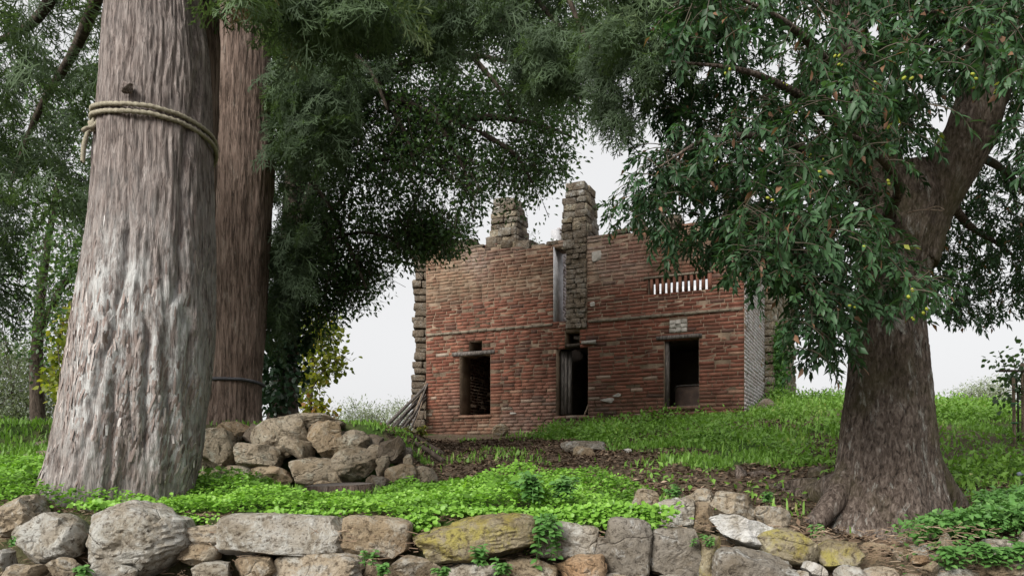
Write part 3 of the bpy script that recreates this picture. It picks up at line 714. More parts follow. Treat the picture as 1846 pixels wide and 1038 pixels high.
def make_twig(seed, n=13, stem=0.2, L=0.085, W=0.026, tipw=0.65, acorn=0.35, dead=0.03, lf_=None):
    lf_ = lf_ or leaf_shape
    """a hanging oak twig: stem with leaves crowded to the tip"""
    r = np.random.default_rng(seed)
    path = spline([[0,0,0],[stem*.4,r.normal(0,.01),.01],[stem*.75,r.normal(0,.02),-.005],[stem,r.normal(0,.02),-.04]], 6)
    sv, sf, sc = tube(path, np.linspace(.0035,.0015,6), 3, cap=False)
    V, Fq, Tn = [sv], [np.concatenate([sf[:, [0,1,2]], sf[:, [0,2,3]]])], [np.full(len(sv), 1.0)]
    off = len(sv)
    for k in range(n):
        t = 1 - (1-(k/(n-1)))**1.0*tipw if n > 1 else 1
        i = min(4, int(t*5)); p = path[i] + (path[i+1]-path[i])*(t*5-i)
        a = k*2.4 + r.normal(0, .3); op = r.uniform(.5, 1.15) if k < n-2 else r.uniform(.1, .4)
        ax = np.array([math.cos(op), math.sin(op)*math.cos(a), math.sin(op)*math.sin(a)*.7 - .28])
        lv, lf = lf_(L*r.uniform(.65, 1.15), W*r.uniform(.75, 1.2), .25, r.uniform(.05, .35))
        up = np.array([.25*r.normal(), .35*r.normal(), 1.0])
        R = frames(ax[None], up[None])[0]
        V.append(lv @ R.T + p); Fq.append(lf+off); off += len(lv)
        Tn.append(np.full(len(lv), 0.97 if r.random() < dead else r.uniform(-.16, .16)))
    if r.random() < acorn:
        for q in range(r.integers(1, 4)):
            av, af = ico(1); av = av*[.012,.008,.008] + path[-1] + r.normal(0, .018, 3)
            V.append(av); Fq.append(af+off); off += len(av); Tn.append(np.full(len(av), 0.91))
    return np.concatenate(V), np.concatenate(Fq), np.concatenate(Tn)

def crown_points(poly, d0, d1, n, gap=0.0, gs=55.0, seed=0, u_rng=None):
    poly = np.array(poly, float); lo, hi = poly.min(0), poly.max(0); r = np.random.default_rng(seed)
    out = []
    tot = 0
    while tot < n:
        q = r.uniform(lo, hi, (n*2, 2)); d = r.uniform(d0, d1, n*2)
        k = in_poly(q[:, 0], q[:, 1], poly)
        nz = fbm(np.stack([q[:, 0]/gs, q[:, 1]/gs, d*1.3], -1), seed+3, 3)
        k &= nz > gap
        q, d = q[k], d[k]; out.append(np.stack([(q[:, 0]-CU)/F*d, d, EYE+(HV-q[:, 1])/F*d], -1)); tot += len(q)
    return np.concatenate(out)[:n]

LIMB_POLY = [(1640,480),(1595,370),(1610,280),(1670,225),(1690,165),(1725,110),(1840,120),(1850,280),(1810,375),(1745,430),(1700,485)]
TRUNK_POLY = [(1545,600),(1670,560),(1690,760),(1515,760)]
def clear_of_limb(p):
    """leaves out twigs that would hide the heavy limb and the lower trunk"""
    u, v = to_px(p); return ~((in_poly(u, v, LIMB_POLY) | in_poly(u, v, TRUNK_POLY)) & (p[:, 1] < 5.6))
# --- the oak: near twigs are single pieces, the deep crown is one mass
TW_ = [make_twig(900+k, n=int(rng.integers(10, 16)), L=0.060 if k % 3 else 0.072, W=.021, acorn=.16, dead=.015) for k in range(9)]
twig_me = [mesh('leafy_twig', v, f, M['oak_leaf'], False, {'tone': np.clip(np.where(t > .86, t, .55+t), 0, 1)}) for v, f, t in TW_]
TW4 = [make_twig(900+k, n=int(rng.integers(10, 16)), L=0.060 if k % 3 else 0.072, W=.023, acorn=.16, dead=.015, lf_=leaf4) for k in range(9)]
O_FRONT = [(1290,-20),(1846,-20),(1850,250),(1790,200),(1700,200),(1690,330),(1690,560),(1620,560),(1540,530),(1520,570),(1475,580),(1430,500),(1380,430),(1330,390),(1330,250)]
pts = crown_points(O_FRONT, 3.8, 5.0, 380, 0.0, 70, 61); pts = pts[clear_of_limb(pts)][:300]
for k, p in enumerate(pts):
    sc = float(rng.uniform(.8, 1.25)); a = rng.uniform(0, 2*math.pi)
    o = link('leafy_twig', twig_me[k % 9], p, C4, (rng.normal(0, .4), rng.uniform(0.1, 0.9), a), (sc, sc, sc))
O_ALL = [ # polygon, depths, twigs, gap, tone, scale
 ([(1250,-230),(2100,-230),(2100,200),(1850,300),(1800,190),(1690,190),(1690,330),(1690,540),(1600,560),(1530,540),(1510,590),(1445,510),(1375,440),(1300,385),(1250,260),(1180,200),(1200,60)], 4.2, 6.8, 3900, -0.02, .40, 1.0),
 ([(1110,370),(1150,290),(1190,255),(1250,280),(1340,300),(1400,400),(1390,470),(1340,440),(1290,400),(1240,420),(1180,400),(1130,410)], 4.5, 5.8, 420, -0.05, .28, .9),
 ([(1240,380),(1320,390),(1340,440),(1300,450),(1265,480),(1230,475),(1205,440)], 4.8, 5.6, 70, -0.2, .35, .85),
 ([(1320,380),(1430,400),(1500,500),(1505,600),(1480,610),(1425,525),(1360,490),(1310,440)], 4.2, 5.2, 260, -0.1, .4, .95),
 ([(1425,540),(1505,540),(1510,620),(1485,645),(1455,640),(1432,600)], 4.2, 4.7, 45, -0.4, .35, 1.0),
 ([(1640,380),(1760,300),(1850,220),(2100,200),(2100,540),(1846,545),(1800,565),(1740,575),(1690,550)], 6.0, 8.5, 1700, -0.02, .3, .85),
 ([(1100,-160),(1300,-160),(1330,200),(1260,260),(1190,250),(1150,120),(1090,60)], 5.2, 6.8, 480, 0.0, .3, .9)]
V, Fc, Tt = [], [], []; off = 0
for pi, (poly, d0, d1, n, gap, tn, scl) in enumerate(O_ALL):
    pts = crown_points(poly, d0, d1, n, gap, 60, 70+pi); pts = pts[clear_of_limb(pts)]
    grp = rng.integers(0, 9, len(pts))
    for b in range(9):
        p = pts[grp == b]; 
        if not len(p): continue
        ax = np.stack([rng.normal(0, 1, len(p)), rng.normal(-.15, 1, len(p)), rng.normal(-.55, .45, len(p))], -1)
        up = np.stack([rng.normal(0, .3, len(p)), rng.normal(0, .3, len(p)), np.ones(len(p))], -1)
        bv, bf, bt = TW4[b]
        v, f, t = scatter(bv, bf, frames(ax, up), p, rng.uniform(.8, 1.25, len(p))*scl, np.clip(rng.normal(tn, .12, len(p)), 0.05, .8), bt)
        V.append(v); Fc.append(f+off); Tt.append(t); off += len(v)
part('foliage', np.concatenate(V), np.concatenate(Fc), M['oak_leaf'], C4, False, {'tone': np.concatenate(Tt)}, 'stuff')

# --- small-leaved crown over the house
def leaf_cloud(parent, name, polys, mat, leaf, per, r_cl, seed, droop=-.2, flat=.8, twig=None):
    """polys: (polygon, d0, d1, clusters, gap, tone); leaves scattered round cluster centres"""
    V, Fc, Tt = [], [], []; off = 0; r = np.random.default_rng(seed)
    bv, bf = leaf; CC = []
    for pi, (poly, d0, d1, n, gap, tn) in enumerate(polys):
        c = crown_points(poly, d0, d1, n, gap, 45, seed+pi); CC.append(c)
        cc = np.repeat(c, per, 0); dr = np.clip(r.normal(0, 1, (len(cc), 3)), -1.7, 1.7)
        p = cc + dr*r_cl*np.array([1, 1, flat])
        ax = dr*.6 + r.normal(0, .6, dr.shape) + [0, 0, droop]
        up = r.normal(0, .55, dr.shape) + [0, 0, 1]
        tone = np.clip(np.repeat(r.normal(tn, .12, n), per) + r.normal(0, .12, len(p)), 0, 1)
        v, f, t = scatter(bv, bf, frames(ax, up), p, r.uniform(.65, 1.25, len(p)), tone)
        V.append(v); Fc.append(f+off); Tt.append(t); off += len(v)
    if twig is not None:
        cs = np.concatenate(CC); cs = np.repeat(cs, 2, 0); m = len(cs); to = np.asarray(twig)-cs; to /= np.linalg.norm(to, axis=1)[:, None]
        dv_ = to*.55 + r.normal(0, .45, (m, 3)); dv_ /= np.linalg.norm(dv_, axis=1)[:, None]; L = r.uniform(.25, .6, m)[:, None]
        a = cs - dv_*L*.35; b = cs + dv_*L*.65; md = (a+b)/2 + r.normal(0, .02, (m, 3)); rows = []
        for q, rad in ((a, .0025), (md, .004), (b, .0055)):
            for k in range(3): an = k*2.094; rows.append(q + rad*np.array([math.cos(an), math.sin(an), .3*math.sin(an+1)]))
        tv = np.stack(rows, 1).reshape(-1, 3); fb = np.array([[i*3+k, i*3+(k+1) % 3, i*3+3+(k+1) % 3, i*3+3+k] for i in range(2) for k in range(3)])
        part('twigs', tv, (fb[None]+(np.arange(m)*9)[:, None, None]).reshape(-1, 4), M['dark_bark'], parent, False, None, 'stuff')
    return part(name, np.concatenate(V), np.concatenate(Fc), M[mat], parent, False, {'tone': np.concatenate(Tt)}, 'stuff')
LQ = leaf4(.062, .034, .2, .1)
leaf_cloud(C3, 'foliage', [
  ([(560,-100),(1060,-100),(1062,60),(1040,150),(1052,210),(1030,270),(1000,290),(900,280),(800,230),(700,200),(600,200)], 8.8, 11.5, 760, 0.02, .4),
  ([(700,170),(1050,150),(1055,225),(1035,290),(985,325),(968,365),(930,388),(880,350),(850,350),(780,300),(700,280)], 9.0, 10.8, 520, -0.02, .4),
  ([(540,180),(720,200),(800,300),(860,350),(855,385),(832,430),(790,455),(745,465),(730,470),(660,440),(600,520),(545,560)], 9.0, 10.8, 560, 0.02, .35),
  ([(730,390),(835,420),(800,452),(750,462),(715,445)], 9.2, 10.0, 90, -0.4, .35),
  ([(560,470),(690,440),(690,500),(655,545),(620,548),(590,585),(555,620),(540,560)], 9.4, 10.4, 170, -0.15, .35),
  ], 'small_leaf', LQ, 26, .13, 200, twig=P(600, 250, 9.7))
IV = leaf_shape(.07, .065, .15, .1)
leaf_cloud(C3, 'ivy', [([(478,470),(540,480),(548,600),(542,690),(520,725),(478,745),(472,600)], 9.35, 10.0, 190, -0.5, .5)], 'ivy_leaf', IV, 16, .07, 230, -.8)

# --- cypress sprays
def make_spray(seed, L=0.34, nside=10, nsub=4, w=0.0058):
    r = np.random.default_rng(seed); V, Fq = [], []; off = 0
    def strip(a, b, w0):
        nonlocal off
        a, b = np.asarray(a), np.asarray(b); t = b-a; s = np.cross(t, [0, 0, 1.0]); s /= np.linalg.norm(s)+1e-9
        z = np.array([0, 0, w0*.6*r.choice([-1, 1])])
        V.append(np.array([a-s*w0+z*0, a+s*w0+z, b+s*w0*.35, b-s*w0*.35])); Fq.append(np.array([[0,1,2,3]])+off); off += 4
    def curve(t): return np.array([L*t, 0.03*math.sin(t*3+seed), -0.22*L*t*t])
    for k in range(4): strip(curve(k/4), curve((k+1)/4), w*.8)
    for k in range(nside):
        t = .08 + .9*k/nside; p = curve(t); sg = 1 if k % 2 else -1
        ln = L*(.5*(1-t)+.14)*r.uniform(.7, 1.2); an = r.uniform(.5, .95)
        d = np.array([math.cos(an), sg*math.sin(an), r.normal(-.25, .25)]); e = p + d*ln
        strip(p, e, w)
        for q in range(nsub):
            tt = .15+.8*q/nsub; b = p + d*ln*tt; s2 = 1 if q % 2 else -1; a2 = an*sg + s2*r.uniform(.45, .9)
            d2 = np.array([math.cos(a2), math.sin(a2), r.normal(-.3, .35)]); l2 = ln*(.5*(1-tt)+.22)*r.uniform(.7, 1.2)
            strip(b, b + d2*l2, w*.9)
            for s3 in ((-1, 1) if q % 2 == 0 else (1,)):
                a3 = a2 + s3*r.uniform(.4, .8); d3 = np.array([math.cos(a3), math.sin(a3), r.normal(-.3, .4)])
                strip(b + d2*l2*.45, b + d2*l2*.45 + d3*l2*.5, w*.8)
    return np.concatenate(V), np.concatenate(Fq)
SP = [make_spray(40+k) for k in range(6)]
def spray_mass(parent, polys, seed, name='foliage'):
    V, Fc, Tt = [], [], []; off = 0; r = np.random.default_rng(seed)
    for pi, (poly, d0, d1, n, gap, tn, scl, hang) in enumerate(polys):
        pts = crown_points(poly, d0, d1, n, gap, 60, seed+pi); grp = r.integers(0, 6, n)
        hd = r.uniform(0, 6.28, n)
        tone = np.clip(r.normal(tn, .13, n), 0, 1)
        for b in range(6):
            k = grp == b; p = pts[k]
            if not len(p): continue
            ax = np.stack([np.cos(hd[k]), np.sin(hd[k])*.9, r.normal(hang, .35, len(p))], -1)
            up = r.normal(0, .5, (len(p), 3)) + [0, -.3, .8]
            v, f, t = scatter(*SP[b], frames(ax, up), p, r.uniform(.7, 1.3, len(p))*scl, tone[k])
            V.append(v); Fc.append(f+off); Tt.append(t); off += len(v)
    return part(name, np.concatenate(V), np.concatenate(Fc), M['cypress'], parent, False, {'tone': np.concatenate(Tt)}, 'stuff')
spray_mass(C1, [
  ([(480,-150),(720,-150),(715,20),(640,85),(560,80),(505,55),(480,5)], 5.2, 6.6, 420, -0.15, .62, .85, -.5),
  ([(330,-120),(480,-120),(480,0),(440,5),(400,-10),(340,5)], 4.3, 5.6, 70, -0.4, .7, .9, -.4),
  ([(-300,-170),(195,-170),(185,150),(165,330),(110,380),(60,400),(-300,420)], 5.6, 8.2, 850, 0.05, .45, .9, -.6),
  ([(-300,350),(30,370),(38,500),(14,580),(-300,590)], 5.6, 6.8, 170, -0.1, .25, .9, -1.2),
  ([(1030,-120),(1290,-120),(1260,100),(1180,170),(1150,150),(1120,90),(1060,60)], 4.6, 5.8, 330, -0.05, .6, .7, -.8),
  ([(1045,60),(1150,90),(1145,200),(1120,255),(1100,240),(1080,180),(1050,140)], 4.8, 5.6, 80, -0.1, .3, .6, -1.3)], 300)
limb(C1, [(330,-220,4.9),(520,-180,5.2),(800,-120,5.3),(1000,-60,5.2),(1120,30,5.2),(1180,100,5.2)], 0.07, 0.01, 10, 40, 'dark_bark', 7, 'branch', 0.1, 0)
limb(C1, [(1000,-60,5.2),(1052,60,5.2),(1075,110,5.2),(1098,150,5.2),(1108,200,5.2)], 0.018, 0.006, 7, 24, 'dark_bark', 8, 'branch', 0.1, 0)
limb(C1, [(200,-200,5),(120,-60,6),(60,40,6.6),(-40,90,7)], 0.07, 0.02, 10, 30, 'dark_bark', 9, 'branch', 0.1, 0)
limb(C1, [(210,-100,5.1),(140,80,6.2),(70,200,6.7),(20,330,6.8)], 0.05, 0.015, 10, 30, 'dark_bark', 10, 'branch', 0.1, 0)
spray_mass(C2, [
  ([(485,-150),(720,-150),(690,120),(650,220),(610,300),(580,420),(550,500),(500,540),(488,400)], 8.6, 10.4, 780, 0.0, .3, .95, -.7),
  ([(490,60),(640,90),(620,250),(560,330),(492,340)], 7.4, 8.6, 260, -0.05, .4, .9, -.7),
  ([(488,380),(560,400),(545,520),(520,560),(492,640)], 8.2, 9.4, 150, -0.2, .3, .85, -1.1),
  ([(700,-120),(1060,-120),(1050,60),(1010,140),(960,140),(930,90),(860,60),(800,100),(700,60)], 6.2, 8.4, 620, 0.02, .35, .85, -.9),
  ([(960,40),(1055,20),(1060,120),(1020,150),(975,140)], 5.8, 6.6, 90, -0.2, .5, .75, -.8)], 330)
for k, pts in enumerate([[(470,100,8.4),(560,60,8.6),(660,120,8.8),(700,200,8.9)], [(480,-100,8.3),(620,-60,7.6),(800,0,7.2),(960,60,6.6)], [(480,250,8.5),(540,300,8.8),(600,380,9.0)], [(480,-200,8.3),(700,-140,7.6),(900,-60,7.0),(1020,60,6.5)]]):
    limb(C2, pts, 0.06, 0.015, 8, 26, 'dark_bark', 140+k, 'branch', 0.1, 0)

# --- trees and shrubs farther off
def far_tree(name, base, trunk_pts, r0, polys, mat, leaf, per, rcl, seed, label, cat='tree', group=None, droop=-.2):
    t = thing(name, base, label, cat, group)
    for k, tp in enumerate(trunk_pts):
        limb(t, tp, r0 if k == 0 else r0*.5, r0*.25, 10, 24, 'dark_bark', seed+k, 'trunk' if k == 0 else 'branch', 0.15, 0)
    leaf_cloud(t, 'crown', polys, mat, leaf, per, rcl, seed, droop, twig=np.asarray(base)+[0, 0, .4])
    return t
LM = leaf_shape(.085, .07, .15, .1)
far_tree('maple_tree', P(560, 775, 12.5), [[(556,785,12.5),(562,700,12.5),(566,620,12.5),(575,560,12.5)], [(562,700,12.5),(590,660,12.4),(612,648,12.4)], [(560,730,12.5),(575,748,12.3),(592,765,12.2)]], .03,
  [([(545,560),(590,575),(612,600),(605,640),(590,640),(575,700),(548,745),(540,660)], 12.0, 13.0, 75, -0.3, .55), ([(590,625),(625,650),(610,672),(590,660)], 12.1, 12.7, 9, -1, .4), ([(545,730),(590,735),(600,762),(560,765)], 11.8, 12.6, 24, -1, .75)],
  'yellow_leaf', LM, 14, .12, 260, "small yellowing maple beside the ivy-clad trunk, against the sky")
far_tree('oak_tree', P(60, 790, 12.5), [[(70,800,12.5),(66,640,12.5),(80,480,12.5),(110,300,12.5)], [(70,600,12.5),(110,520,12.3),(150,470,12.2)]], .12,
  [([(-200,100),(190,100),(185,420),(160,480),(125,640),(100,720),(60,640),(-200,640)], 11.0, 13.5, 520, -0.08, .5), ([(60,360),(175,380),(165,560),(120,640),(60,600)], 11, 12.5, 120, -.1, .6)],
  'small_leaf', leaf4(.078, .05, .2, .1), 18, .17, 270, "broadleaved tree filling the far left gap behind the pale cypress")
far_tree('maple_tree', P(130, 790, 11.0), [[(125,790,11),(140,700,11),(150,620,11)]], .02,
  [([(120,560),(172,540),(150,640),(112,720),(98,730),(95,640)], 10.6, 11.6, 60, -0.3, .5)], 'yellow_leaf', LM, 14, .1, 280, "yellow-green maple sprays just left of the pale cypress trunk")
OL = quad_leaf(.075, .026)
far_tree('olive_tree', P(20, 800, 14), [[(20,810,14),(28,760,14),(20,690,14)], [(28,760,14),(70,700,14)]], .08,
  [([(-150,640),(30,625),(80,650),(112,700),(105,770),(90,800),(-150,810)], 13, 15.5, 700, -.3, .5)], 'olive_leaf', OL, 40, .2, 290, "silvery olive tree low at far left behind the grass")
for k, (poly, d, n, lab) in enumerate([
  ([(605,775),(615,740),(640,728),(668,745),(690,740),(705,770),(690,790)], 20, 110, "silvery olive shrub on the skyline between the maple and the leaning poles"),
  ([(655,775),(690,735),(722,722),(745,745),(745,790)], 23, 80, "pale shrub on the skyline just behind the leaning poles"),
  ([(1690,748),(1712,720),(1760,700),(1790,690),(1815,700),(1830,745),(1760,755)], 21, 200, "silvery shrub on the grassy ridge just left of the staked sapling"),
  ([(1825,745),(1850,690),(1900,670),(1960,700),(1980,750)], 22, 110, "silvery shrub on the ridge at the right edge, behind the staked sapling"),
  ([(1425,740),(1440,718),(1470,722),(1500,715),(1515,745)], 20, 70, "low pale shrub on the ridge between the house and the big oak")]):
    c = np.mean(poly, 0)
    zb = T(np.array([(c[0]-CU)/F*d]), np.array([d]))[0]
    base = np.array([(c[0]-CU)/F*d, d, zb]); vb = HV-(zb-EYE)/d*F
    far_tree('olive_shrub', base, [[(c[0], vb+2, d), (c[0]+5, (vb+c[1])/2, d), (c[0]-4, c[1], d)]], .06,
      [(poly, d-.8, d+.8, n, -.6, .6)], 'olive_leaf', OL, 36, .19, 310+k, lab, 'shrub', "pale shrubs on the skyline")

# ---------------------------------------------------------------- rope and cable
def at_prof(prof, d, z, phi, off, flat=1.0):
    zc, cx, R = prof; i = np.argsort(zc)
    x0, r0 = np.interp(z, zc[i], cx[i]), np.interp(z, zc[i], R[i])
    return np.array([x0 + (r0+off)*math.sin(phi), d - (r0+off)*math.cos(phi)*flat, z])
def rope_loop(prof, d, vs_, off, rad, strands, turns, dv=0.0, drad=None):
    """vs_: picture heights at angles -90..270 round the trunk"""
    ph = np.radians(np.array([p for p, _ in vs_])); vv = np.array([q for _, q in vs_], float)+dv
    n = 420; a = np.linspace(ph[0], ph[-1], n); v = np.interp(a, ph, vv)
    k = np.ones(9)/9; v = np.convolve(np.pad(v, 4, 'edge'), k, 'valid')
    path = []
    for p, q in zip(a, v):
        z = EYE+(HV-q)/F*d
        for _ in range(4): y = at_prof(prof, d, z, p, off)[1]; z = EYE+(HV-q)/F*(y if y < d else d)
        path.append(at_prof(prof, d, z, p, off))
    path = np.array(path)
    ch = []
    for s in range(strands):
        w = np.linspace(0, turns*2*np.pi, n) + s*2*np.pi/strands
        t = np.gradient(path, axis=0); t /= np.linalg.norm(t, axis=1)[:, None]
        up = np.array([0, 0, 1.0]); nrm = np.cross(t, up); nrm /= np.linalg.norm(nrm, axis=1)[:, None]
        q = path + rad*.5*(np.cos(w)[:, None]*up + np.sin(w)[:, None]*nrm)
        tv, tf, tc = tube(q, rad*.62, 7, cap=False); ch.append((tv, tf))
    return ch
R1 = thing('rope', P(270, 190, 4.5), "thick grey-beige rope knotted round the pale cypress trunk", "rope")
RV = [(-95, 226), (-75, 205), (-55, 193), (-25, 187), (0, 187), (20, 191), (45, 206), (65, 224), (90, 247), (140, 262), (200, 250), (265, 228)]
for dv, nm in ((0, 'coil'), (13, 'coil')):
    v, f = join(rope_loop(prof1, 4.9, RV, 0.022, 0.014, 3, 120, dv)); part(nm, v, f, M['rope'], R1, True)
def rope_end(pts, parent, rad=0.013, n=60, turns=9):
    path = spline([P(*p) for p in pts], n); ch = []
    for s in range(3):
        w = np.linspace(0, turns*2*np.pi, n)+s*2.094
        q = path + rad*.5*np.stack([np.cos(w), np.sin(w), 0*w], -1)
        tv, tf, tc = tube(q, rad*.62, 7, cap=False); ch.append((tv, tf))
    v, f = join(ch); part('tail', v, f, M['rope'], parent, True)
rope_end([(176,205,4.72),(166,222,4.7),(158,240,4.7),(151,262,4.68),(149,292,4.68)], R1)
rope_end([(182,212,4.7),(168,228,4.66),(156,231,4.64),(149,236,4.64)], R1, turns=5)
v, f = stone_mesh(P(167, 228, 4.68), (0.026, 0.026, 0.035), 'round', 77, 3); part('knot', v, f, M['rope'], R1, True)
CB = [(-95, 684), (-40, 682), (0, 682), (30, 683), (60, 688), (90, 694), (180, 690), (265, 684)]
v, f = join(rope_loop(prof2, 8.3, CB, 0.02, 0.016, 2, 70))
tag(part('cable', v, f, M['cable'], None, True), "dark twisted cable tied low round the brown cypress trunk", "cable")

# ---------------------------------------------------------------- the ruined house
LFT = P(768, 850, 14.95)[:2]; RGT = P(1342, 850, 12.5)[:2]
LEN = float(np.linalg.norm(RGT-LFT)); E = np.array([*(RGT-LFT)/LEN, 0.0]); NB = np.array([-E[1], E[0], 0.0])   # along the front, into the house
H0 = np.array([*LFT, 0.0]); UP = np.array([0, 0, 1.0])
def HS(u, v):
    k = (u-CU)/F; s = (k*H0[1]-H0[0])/(E[0]-k*E[1]); y = H0[1]+E[1]*s
    return s, EYE+(HV-v)/F*y
def HP(s, t, z): return H0 + E*s + NB*t + UP*z
def hrect(u0, v0, u1, v1):
    s0, s1 = HS(u0, v0)[0], HS(u1, v0)[0]; um = (u0+u1)/2
    return (s0, HS(um, v1)[1], s1, HS(um, v0)[1])          # s0 z0 s1 z1
HB = thing('ruined_house', HP(LEN/2, 0, 2.4), "roofless ruined red brick house with gaping openings on the slope", "house")
O1 = hrect(829,640,884,748); O1b = hrect(846,615,869,640); O2 = hrect(1003,625,1060,749); O2b = hrect(1019,598,1045,626)
O3 = hrect(1197,610,1260,732); SL = hrect(998,446,1021,580); PIER = hrect(1021,428,1058,592)
O1b = (O1b[0], O1[3], O1b[2], O1b[3])
VENT = hrect(1167,497,1281,526); WP = hrect(1207,576,1239,599)
ZB = HS(800, 602)[1]
BASE = 2.15
def topz(s):
    u_s = [0, .6, 1.2, 1.9, 2.4, 2.9, 3.3, 3.7, 4.2, 4.8, 5.3, LEN]
    z_s = [HS(768,452)[1], HS(820,447)[1], HS(880,441)[1], HS(960,443)[1], HS(985,440)[1], HS(1030,436)[1], HS(1085,430)[1], HS(1140,415)[1], HS(1190,412)[1], HS(1250,408)[1], HS(1300,400)[1], HS(1342,396)[1]]
    return np.interp(s, u_s, z_s)
vent_slots = []
nsl = 11; vw = (VENT[2]-VENT[0])/nsl
for k in range(nsl): vent_slots.append((VENT[0]+vw*(k+.06), VENT[1], VENT[0]+vw*(k+.50), VENT[3]))
holes = [O1, O1b, O2, O2b, O3, SL, VENT]
TH = 0.42
# wall core in strips and lifts
brk = sorted(set([0.0, LEN] + [x for h in holes for x in (h[0], h[2])] + list(np.arange(0.3, LEN, 0.31))))
ch = []
for a, b in zip(brk[:-1], brk[1:]):
    if b-a < 1e-4: continue
    m = (a+b)/2; top = float(topz(m)) - 0.03 + 0.03*math.sin(m*9)
    cuts = sorted([(h[1], h[3]) for h in holes if h[0]-1e-6 <= a and b <= h[2]+1e-6]); z = BASE
    for c0, c1 in cuts + [(top, top)]:
        if c0 > z: ch.append(box(HP(m, TH/2, (z+c0)/2), E*(b-a)/2, NB*TH/2, UP*(c0-z)/2))
        z = max(z, c1)
v, f = join(ch); part('wall_core', v, f, M['mortar'], HB)

def brick_field(L, z0, zt, holes, pt, nrm_d, hc=0.060, lens=(.2,.28), proud=(.001,.009), jit=.004, miss=.012, seed=1, dep=.05):
    """rows of old bricks on a wall: list of (verts, s, z, len)"""
    r = np.random.default_rng(seed); out = []; z = z0; row = 0
    while True:
        h = hc*r.uniform(.93, 1.07)
        if z+h > np.max([zt(0), zt(L/2), zt(L)]) + .1: break
        zm = z+h/2
        spans = [(0.0, L)]
        for q in holes:
            if q[1] < zm < q[3]:
                ns = []
                for a, b in spans:
                    if q[2] <= a or q[0] >= b: ns.append((a, b)); continue
                    if q[0]-a > .03: ns.append((a, q[0]))
                    if b-q[2] > .03: ns.append((q[2], b))
                spans = ns
        wave = .010*math.sin(row*.7)
        for a, b in spans:
            s = a - (r.uniform(0, .18) if a == 0 else 0)
            while s < b-.02:
                ln = r.uniform(*lens) if r.random() > .2 else r.uniform(.11, .15)
                e = min(s+ln, b); 
                if b-e < .07: e = b
                s_ = max(s, a); m = (s_+e)/2
                if e-s_ > .03 and zm < zt(m)+r.uniform(-.05, .05) and r.random() > miss:
                    zz = zm + wave*.4 + .008*math.sin(m*1.3+row*.05) + r.normal(0, .0015)
                    pr = r.uniform(*proud)*(1.0 if zz < 3.3 else .5)
                    out.append((m, zz, (e-s_)/2-.0055*r.uniform(.6, 1.7), h/2-.0033*r.uniform(.5, 1.8), pr, r.normal(0, .005)))
                s = e
        z += h; row += 1
    res = []
    for m, zz, hl, hh, pr, rot in out:
        ex = pt(1, 0) - pt(0, 0); ex = ex/np.linalg.norm(ex)
        ex2 = ex*math.cos(rot)+UP*math.sin(rot); ez2 = UP*math.cos(rot)-ex*math.sin(rot)
        c = pt(m, zz) + nrm_d*(pr-dep/2)
        bv, _ = box(c, ex2*hl, -nrm_d*dep/2, ez2*hh, jit*.45)
        res.append((bv, m, zz, hl))
    return res
allh = holes + [WP, PIER]
bricks = brick_field(LEN, BASE, lambda s: float(topz(s)), allh, lambda s, z: HP(s, 0, z), -NB, seed=3)
def brick_tone(m, z, r):
    t = r.normal(.5, .16); 
    if z < BASE+1.0: t += .12*r.random()
    if r.random() < .05: t = .05
    if r.random() < (.06 if z < BASE+1.2 else .012): t = .96
    return float(np.clip(t, 0, 1))
r_ = np.random.default_rng(9); info = []
for bv, m, z, hl in bricks:
    sm = 0.06 + 1.0*sstep(np.array([z]), ZB+.35, ZB+.9)[0] + .6*max(0, 1-(z-2.3)/1.0)
    sm *= 0.7+.6*vnoise(np.array([[m*1.3, z*1.3, 4.0]]), 3)[0]
    info.append((brick_tone(m, z, r_), float(np.clip(sm, 0, .95))))
order = sorted(range(len(bricks)), key=lambda k: (0 if (2.3 < bricks[k][2] < ZB-.05) else 1, -bricks[k][1]-bricks[k][3]*8))
single = set(order[:300]); ch, tn, sm = [], [], []
for k, (bv, m, z, hl) in enumerate(bricks):
    if k in single:
        part('brick', bv, BOXF, M['brick'], HB, False, {'tone': np.full(8, info[k][0]), 'smear': np.full(8, info[k][1])})
    else:
        ch.append((bv, BOXF)); tn += [info[k][0]]*8; sm += [info[k][1]]*8
v, f = join(ch); part('brickwork', v, f, M['brick'], HB, False, {'tone': np.array(tn), 'smear': np.array(sm)}, 'stuff')

def slab(name, s0, s1, t0, t1, z0, z1, mat, parent=HB, jit=0.0, attrs=None):
    bv, bf = box(HP((s0+s1)/2, (t0+t1)/2, (z0+z1)/2), E*(s1-s0)/2, NB*(t1-t0)/2, UP*(z1-z0)/2, jit)
    return part(name, bv, bf, M[mat], parent, False, attrs)
def joined_bricks(name, L, z0, zt, hol, pt, nd, mat, seed, tbase=.5, smear=.3, parent=HB, **kw):
    fl = brick_field(L, z0, zt, hol, pt, nd, seed=seed, **kw); r = np.random.default_rng(seed)
    v, f = join([(b[0], BOXF) for b in fl])
    t = np.repeat(np.clip(r.normal(tbase, .18, len(fl)), 0, 1), 8); q = np.repeat(np.clip(r.normal(smear, .25, len(fl)), 0, 1), 8)
    return part(name, v, f, M[mat], parent, False, {'tone': t, 'smear': q}, 'stuff')
# mortar ledge at the first floor, cut round the pier
for k, (a, b) in enumerate([(0.02, SL[0]-.02), (PIER[2]+.02, LEN-.02)]):
    n = 14
    for q in range(n):
        x0, x1 = a+(b-a)*q/n, a+(b-a)*(q+1)/n
        slab('ledge', x0+.002, x1-.002, -.017-.006*random.random(), .05, ZB-.022+.008*random.random(), ZB+.026+.01*random.random(), 'band', HB, .003)
